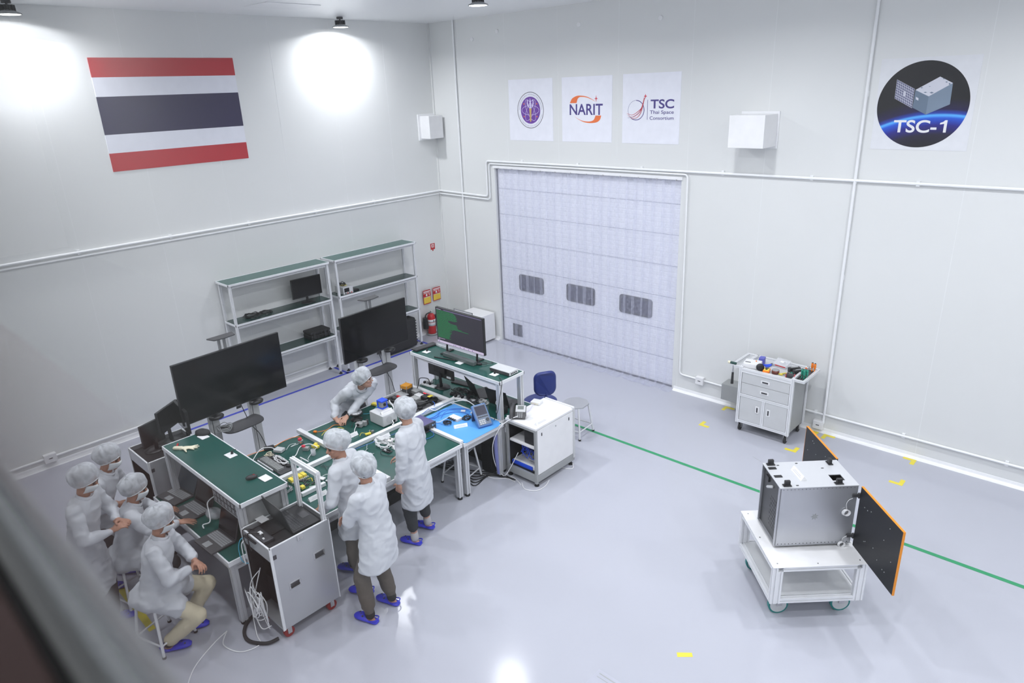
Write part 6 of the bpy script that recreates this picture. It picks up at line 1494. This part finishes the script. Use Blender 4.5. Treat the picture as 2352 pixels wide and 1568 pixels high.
cable('blue and white cable trunk hanging beside the cabinet leg',[(4.94,-3.70,.70),(4.93,-3.70,.4),(4.95,-3.68,.05)],.028,mat('pale_blue_cable',(.18,.20,.45),.4))
cable('black power cord down the near post of the monitor shelf',[(4.85,-3.50,1.28),(4.97,-3.58,1.27),(4.975,-3.63,1.1),(4.95,-3.66,.9),(4.88,-3.66,.76)],.004,'black')
for k in range(6):
    a=k*.23; cable(('uppermost','second','third','fourth','fifth','lowest')[k]+' black cord in the floor tangle under blue mat bench',[(4.1+.1*math.sin(a),-4.05+.05*k,.008),(4.35,-3.9-.06*math.cos(3*a),.008+.004*k),(4.6+.05*k,-3.8-.05*k,.008),(4.85,-3.66-.02*k,.010),(5.02+.03*k,-3.62,.008)],.007,'black')
one('pc_tower',MB().box(-.09,.09,-.20,.20,.0,.40),'black','black computer tower under the blue mat bench','computer',(4.75,-3.50,0),0,.006)
one('floor_box',MB().box(-.25,.25,-.2,.2,0,.10),'blackm','low black box on the floor under the monitor shelf bench','box',(4.25,-3.35,0),0,.01)
# cables at the roll case
for k,(P,l) in enumerate((([(5.0,-6.90,.55),(4.98,-6.99,.45),(5.05,-7.03,.3),(5.15,-7.02,.2),(5.12,-6.98,.35),(5.02,-6.99,.38),(4.98,-7.02,.2),(5.12,-7.08,.02),(5.25,-7.12,.006),(5.20,-7.28,.006),(5.0,-7.34,.006),(4.86,-7.24,.006)],'white cable loop spilling from the open side of rolling case'),
    ([(5.04,-6.90,.6),(5.02,-7.0,.3),(5.10,-7.04,.15),(5.2,-7.0,.2),(5.22,-6.98,.35),(5.12,-7.0,.42),(5.05,-7.03,.25),(5.18,-7.05,.1),(5.28,-7.0,.15)],'white cable coil hanging in the open side of rolling case'),
    ([(4.86,-7.24,.006),(4.92,-7.40,.006),(5.05,-7.62,.006),(5.2,-7.75,.006)],'thin white cable running to the bottom left over the floor'))):
    cable(l,P,.005,'white')
tangle('cable_bundle','knotted white cables bulging from the open side of rolling case',(5.14,-7.03,.10),.13,.05,.42,44,.005,'white',5,seed=71)
cable('thick black hose looping on the floor under the rolling case',[(5.0,-6.88,.12),(4.90,-7.02,.03),(5.0,-7.14,.02),(5.15,-7.17,.02),(5.30,-7.08,.02),(5.34,-6.98,.03)],.016,'rubber')
cable('teal cable hooked over the edge of the rolling case',[(4.95,-6.93,.92),(4.93,-6.98,.9),(4.90,-7.0,.80),(4.95,-7.01,.70),(4.98,-6.97,.66)],.004,mat('teal_cable',(.05,.35,.50),.4))
cable('white cable hooked over the edge beside the teal one',[(4.97,-6.93,.90),(4.96,-6.985,.88),(4.95,-6.99,.78),(4.99,-7.0,.68)],.005,'white')
for x in (4.97,5.06): cable('black lead hanging over the case rim, '+('left' if x<5 else 'right'),[(x+.06,-6.88,1.0),(x+.01,-6.94,1.012),(x,-6.962,1.0),(x,-6.965,.90),(x+.02,-6.96,.84)],.005,'black')
one('drive_unit',MB().box(-.18,.18,-.2,.2,0,.3),'black','black equipment block inside the bottom of the rolling case','equipment',(5.13,-6.62,.152),0,.006)
cable('white cable on the left bench between the laptops',[(4.12,-6.82,.95),(4.10,-6.90,.90),(4.14,-6.92,.80),(4.22,-6.96,.76),(4.20,-7.02,.75),(4.26,-7.04,.75)],.006,'white')
one('plastic_bag',MB().lathe([(.001,0),(.09,0),(.10,.03),(.07,.07),(.001,.08)],n=18,sy=.7),'clear','crumpled clear plastic bag between the laptops on left bench','bag',(4.10,-6.86,T2),R(20))
one('white_paper',MB().box(-.05,.05,-.03,.03,0,.002),'paper','scrap of white paper at the far end of left bench','paper',(3.30,-7.0,T2),R(40))

# more bench clutter: small leads and parts between the boards
rnd=random.Random(77)
WL=['white','lgrey','black','white','dgrey']
spots=[(4.20,-5.10),(4.36,-5.16),(4.55,-5.30),(4.60,-4.62),(3.98,-5.12),(3.62,-5.18),(3.42,-5.62),(3.86,-5.86),(4.20,-5.62),(4.60,-5.60)]
where=['left of the black labelled board','in front of the looping black cable','near the open end of the divider bar','at the far side of the blue lead','beside the long bar crossing','beyond the folded card by the man facing left','by the light grey project box','at the corner of the dark electronics tray','behind the yellow relay board','right of the small bare board']
for (x,y),w_ in zip(spots,where):
    P=[(x+rnd.uniform(-.09,.09),y+rnd.uniform(-.09,.09),T+.004+rnd.uniform(0,.012)) for _ in range(5)]
    cable('thin stray lead on the bench '+w_,P,.0026,rnd.choice(WL))
for x,y,l in ((4.1,-5.0,'flat black equipment bag added to darken the floor under the middle bench, nearer the stool'),(4.0,-5.9,'flat black equipment bag added to darken the floor under the middle bench, nearer the rolling case')):
    one('equipment_bag',MB().box(-.32,.32,-.30,.30,0,.16),'blackm',l,'bag',(x,y,0),R(4),.04)  # black bags added partly to deepen the shadow under the open bench
# ================================================================ CAMERA AND RENDER LOOK
cd=bpy.data.cameras.new('camera'); cam=bpy.data.objects.new('camera',cd); C.objects.link(cam)
cd.sensor_width=36; cd.lens=1583.654/2352*36; cd.clip_start=.01; cd.clip_end=60
yaw,pit,rol=-.757956245,.352579245,-.0394529402
cy,sy,cp,sp=math.cos(yaw),math.sin(yaw),math.cos(pit),math.sin(pit)
fw=Vector((sy*cp,cy*cp,-sp)); rt=Vector((cy,-sy,0)); up=rt.cross(fw)
r2=math.cos(rol)*rt+math.sin(rol)*up; u2=-math.sin(rol)*rt+math.cos(rol)*up
cam.matrix_world=Matrix(((r2.x,u2.x,-fw.x,10.3531236),(r2.y,u2.y,-fw.y,-9.06369406),(r2.z,u2.z,-fw.z,4.62),(0,0,0,1)))
cd.dof.use_dof=True; cd.dof.focus_distance=7.5; cd.dof.aperture_fstop=2.8
bpy.context.scene.camera=cam
wd=bpy.data.worlds.new('world'); bpy.context.scene.world=wd; wd.use_nodes=True
wd.node_tree.nodes['Background'].inputs[0].default_value=(.8,.85,1,1); wd.node_tree.nodes['Background'].inputs[1].default_value=.0
vs=bpy.context.scene.view_settings; vs.view_transform='Standard'; vs.look='None'; vs.gamma=1; vs.use_curve_mapping=False; vs.exposure=0.
cy_=bpy.context.scene.cycles
cy_.max_bounces=10; cy_.diffuse_bounces=5; cy_.glossy_bounces=4; cy_.transmission_bounces=6; cy_.transparent_max_bounces=16
cy_.use_denoising=True; cy_.sample_clamp_indirect=6; cy_.caustics_reflective=False; cy_.caustics_refractive=False
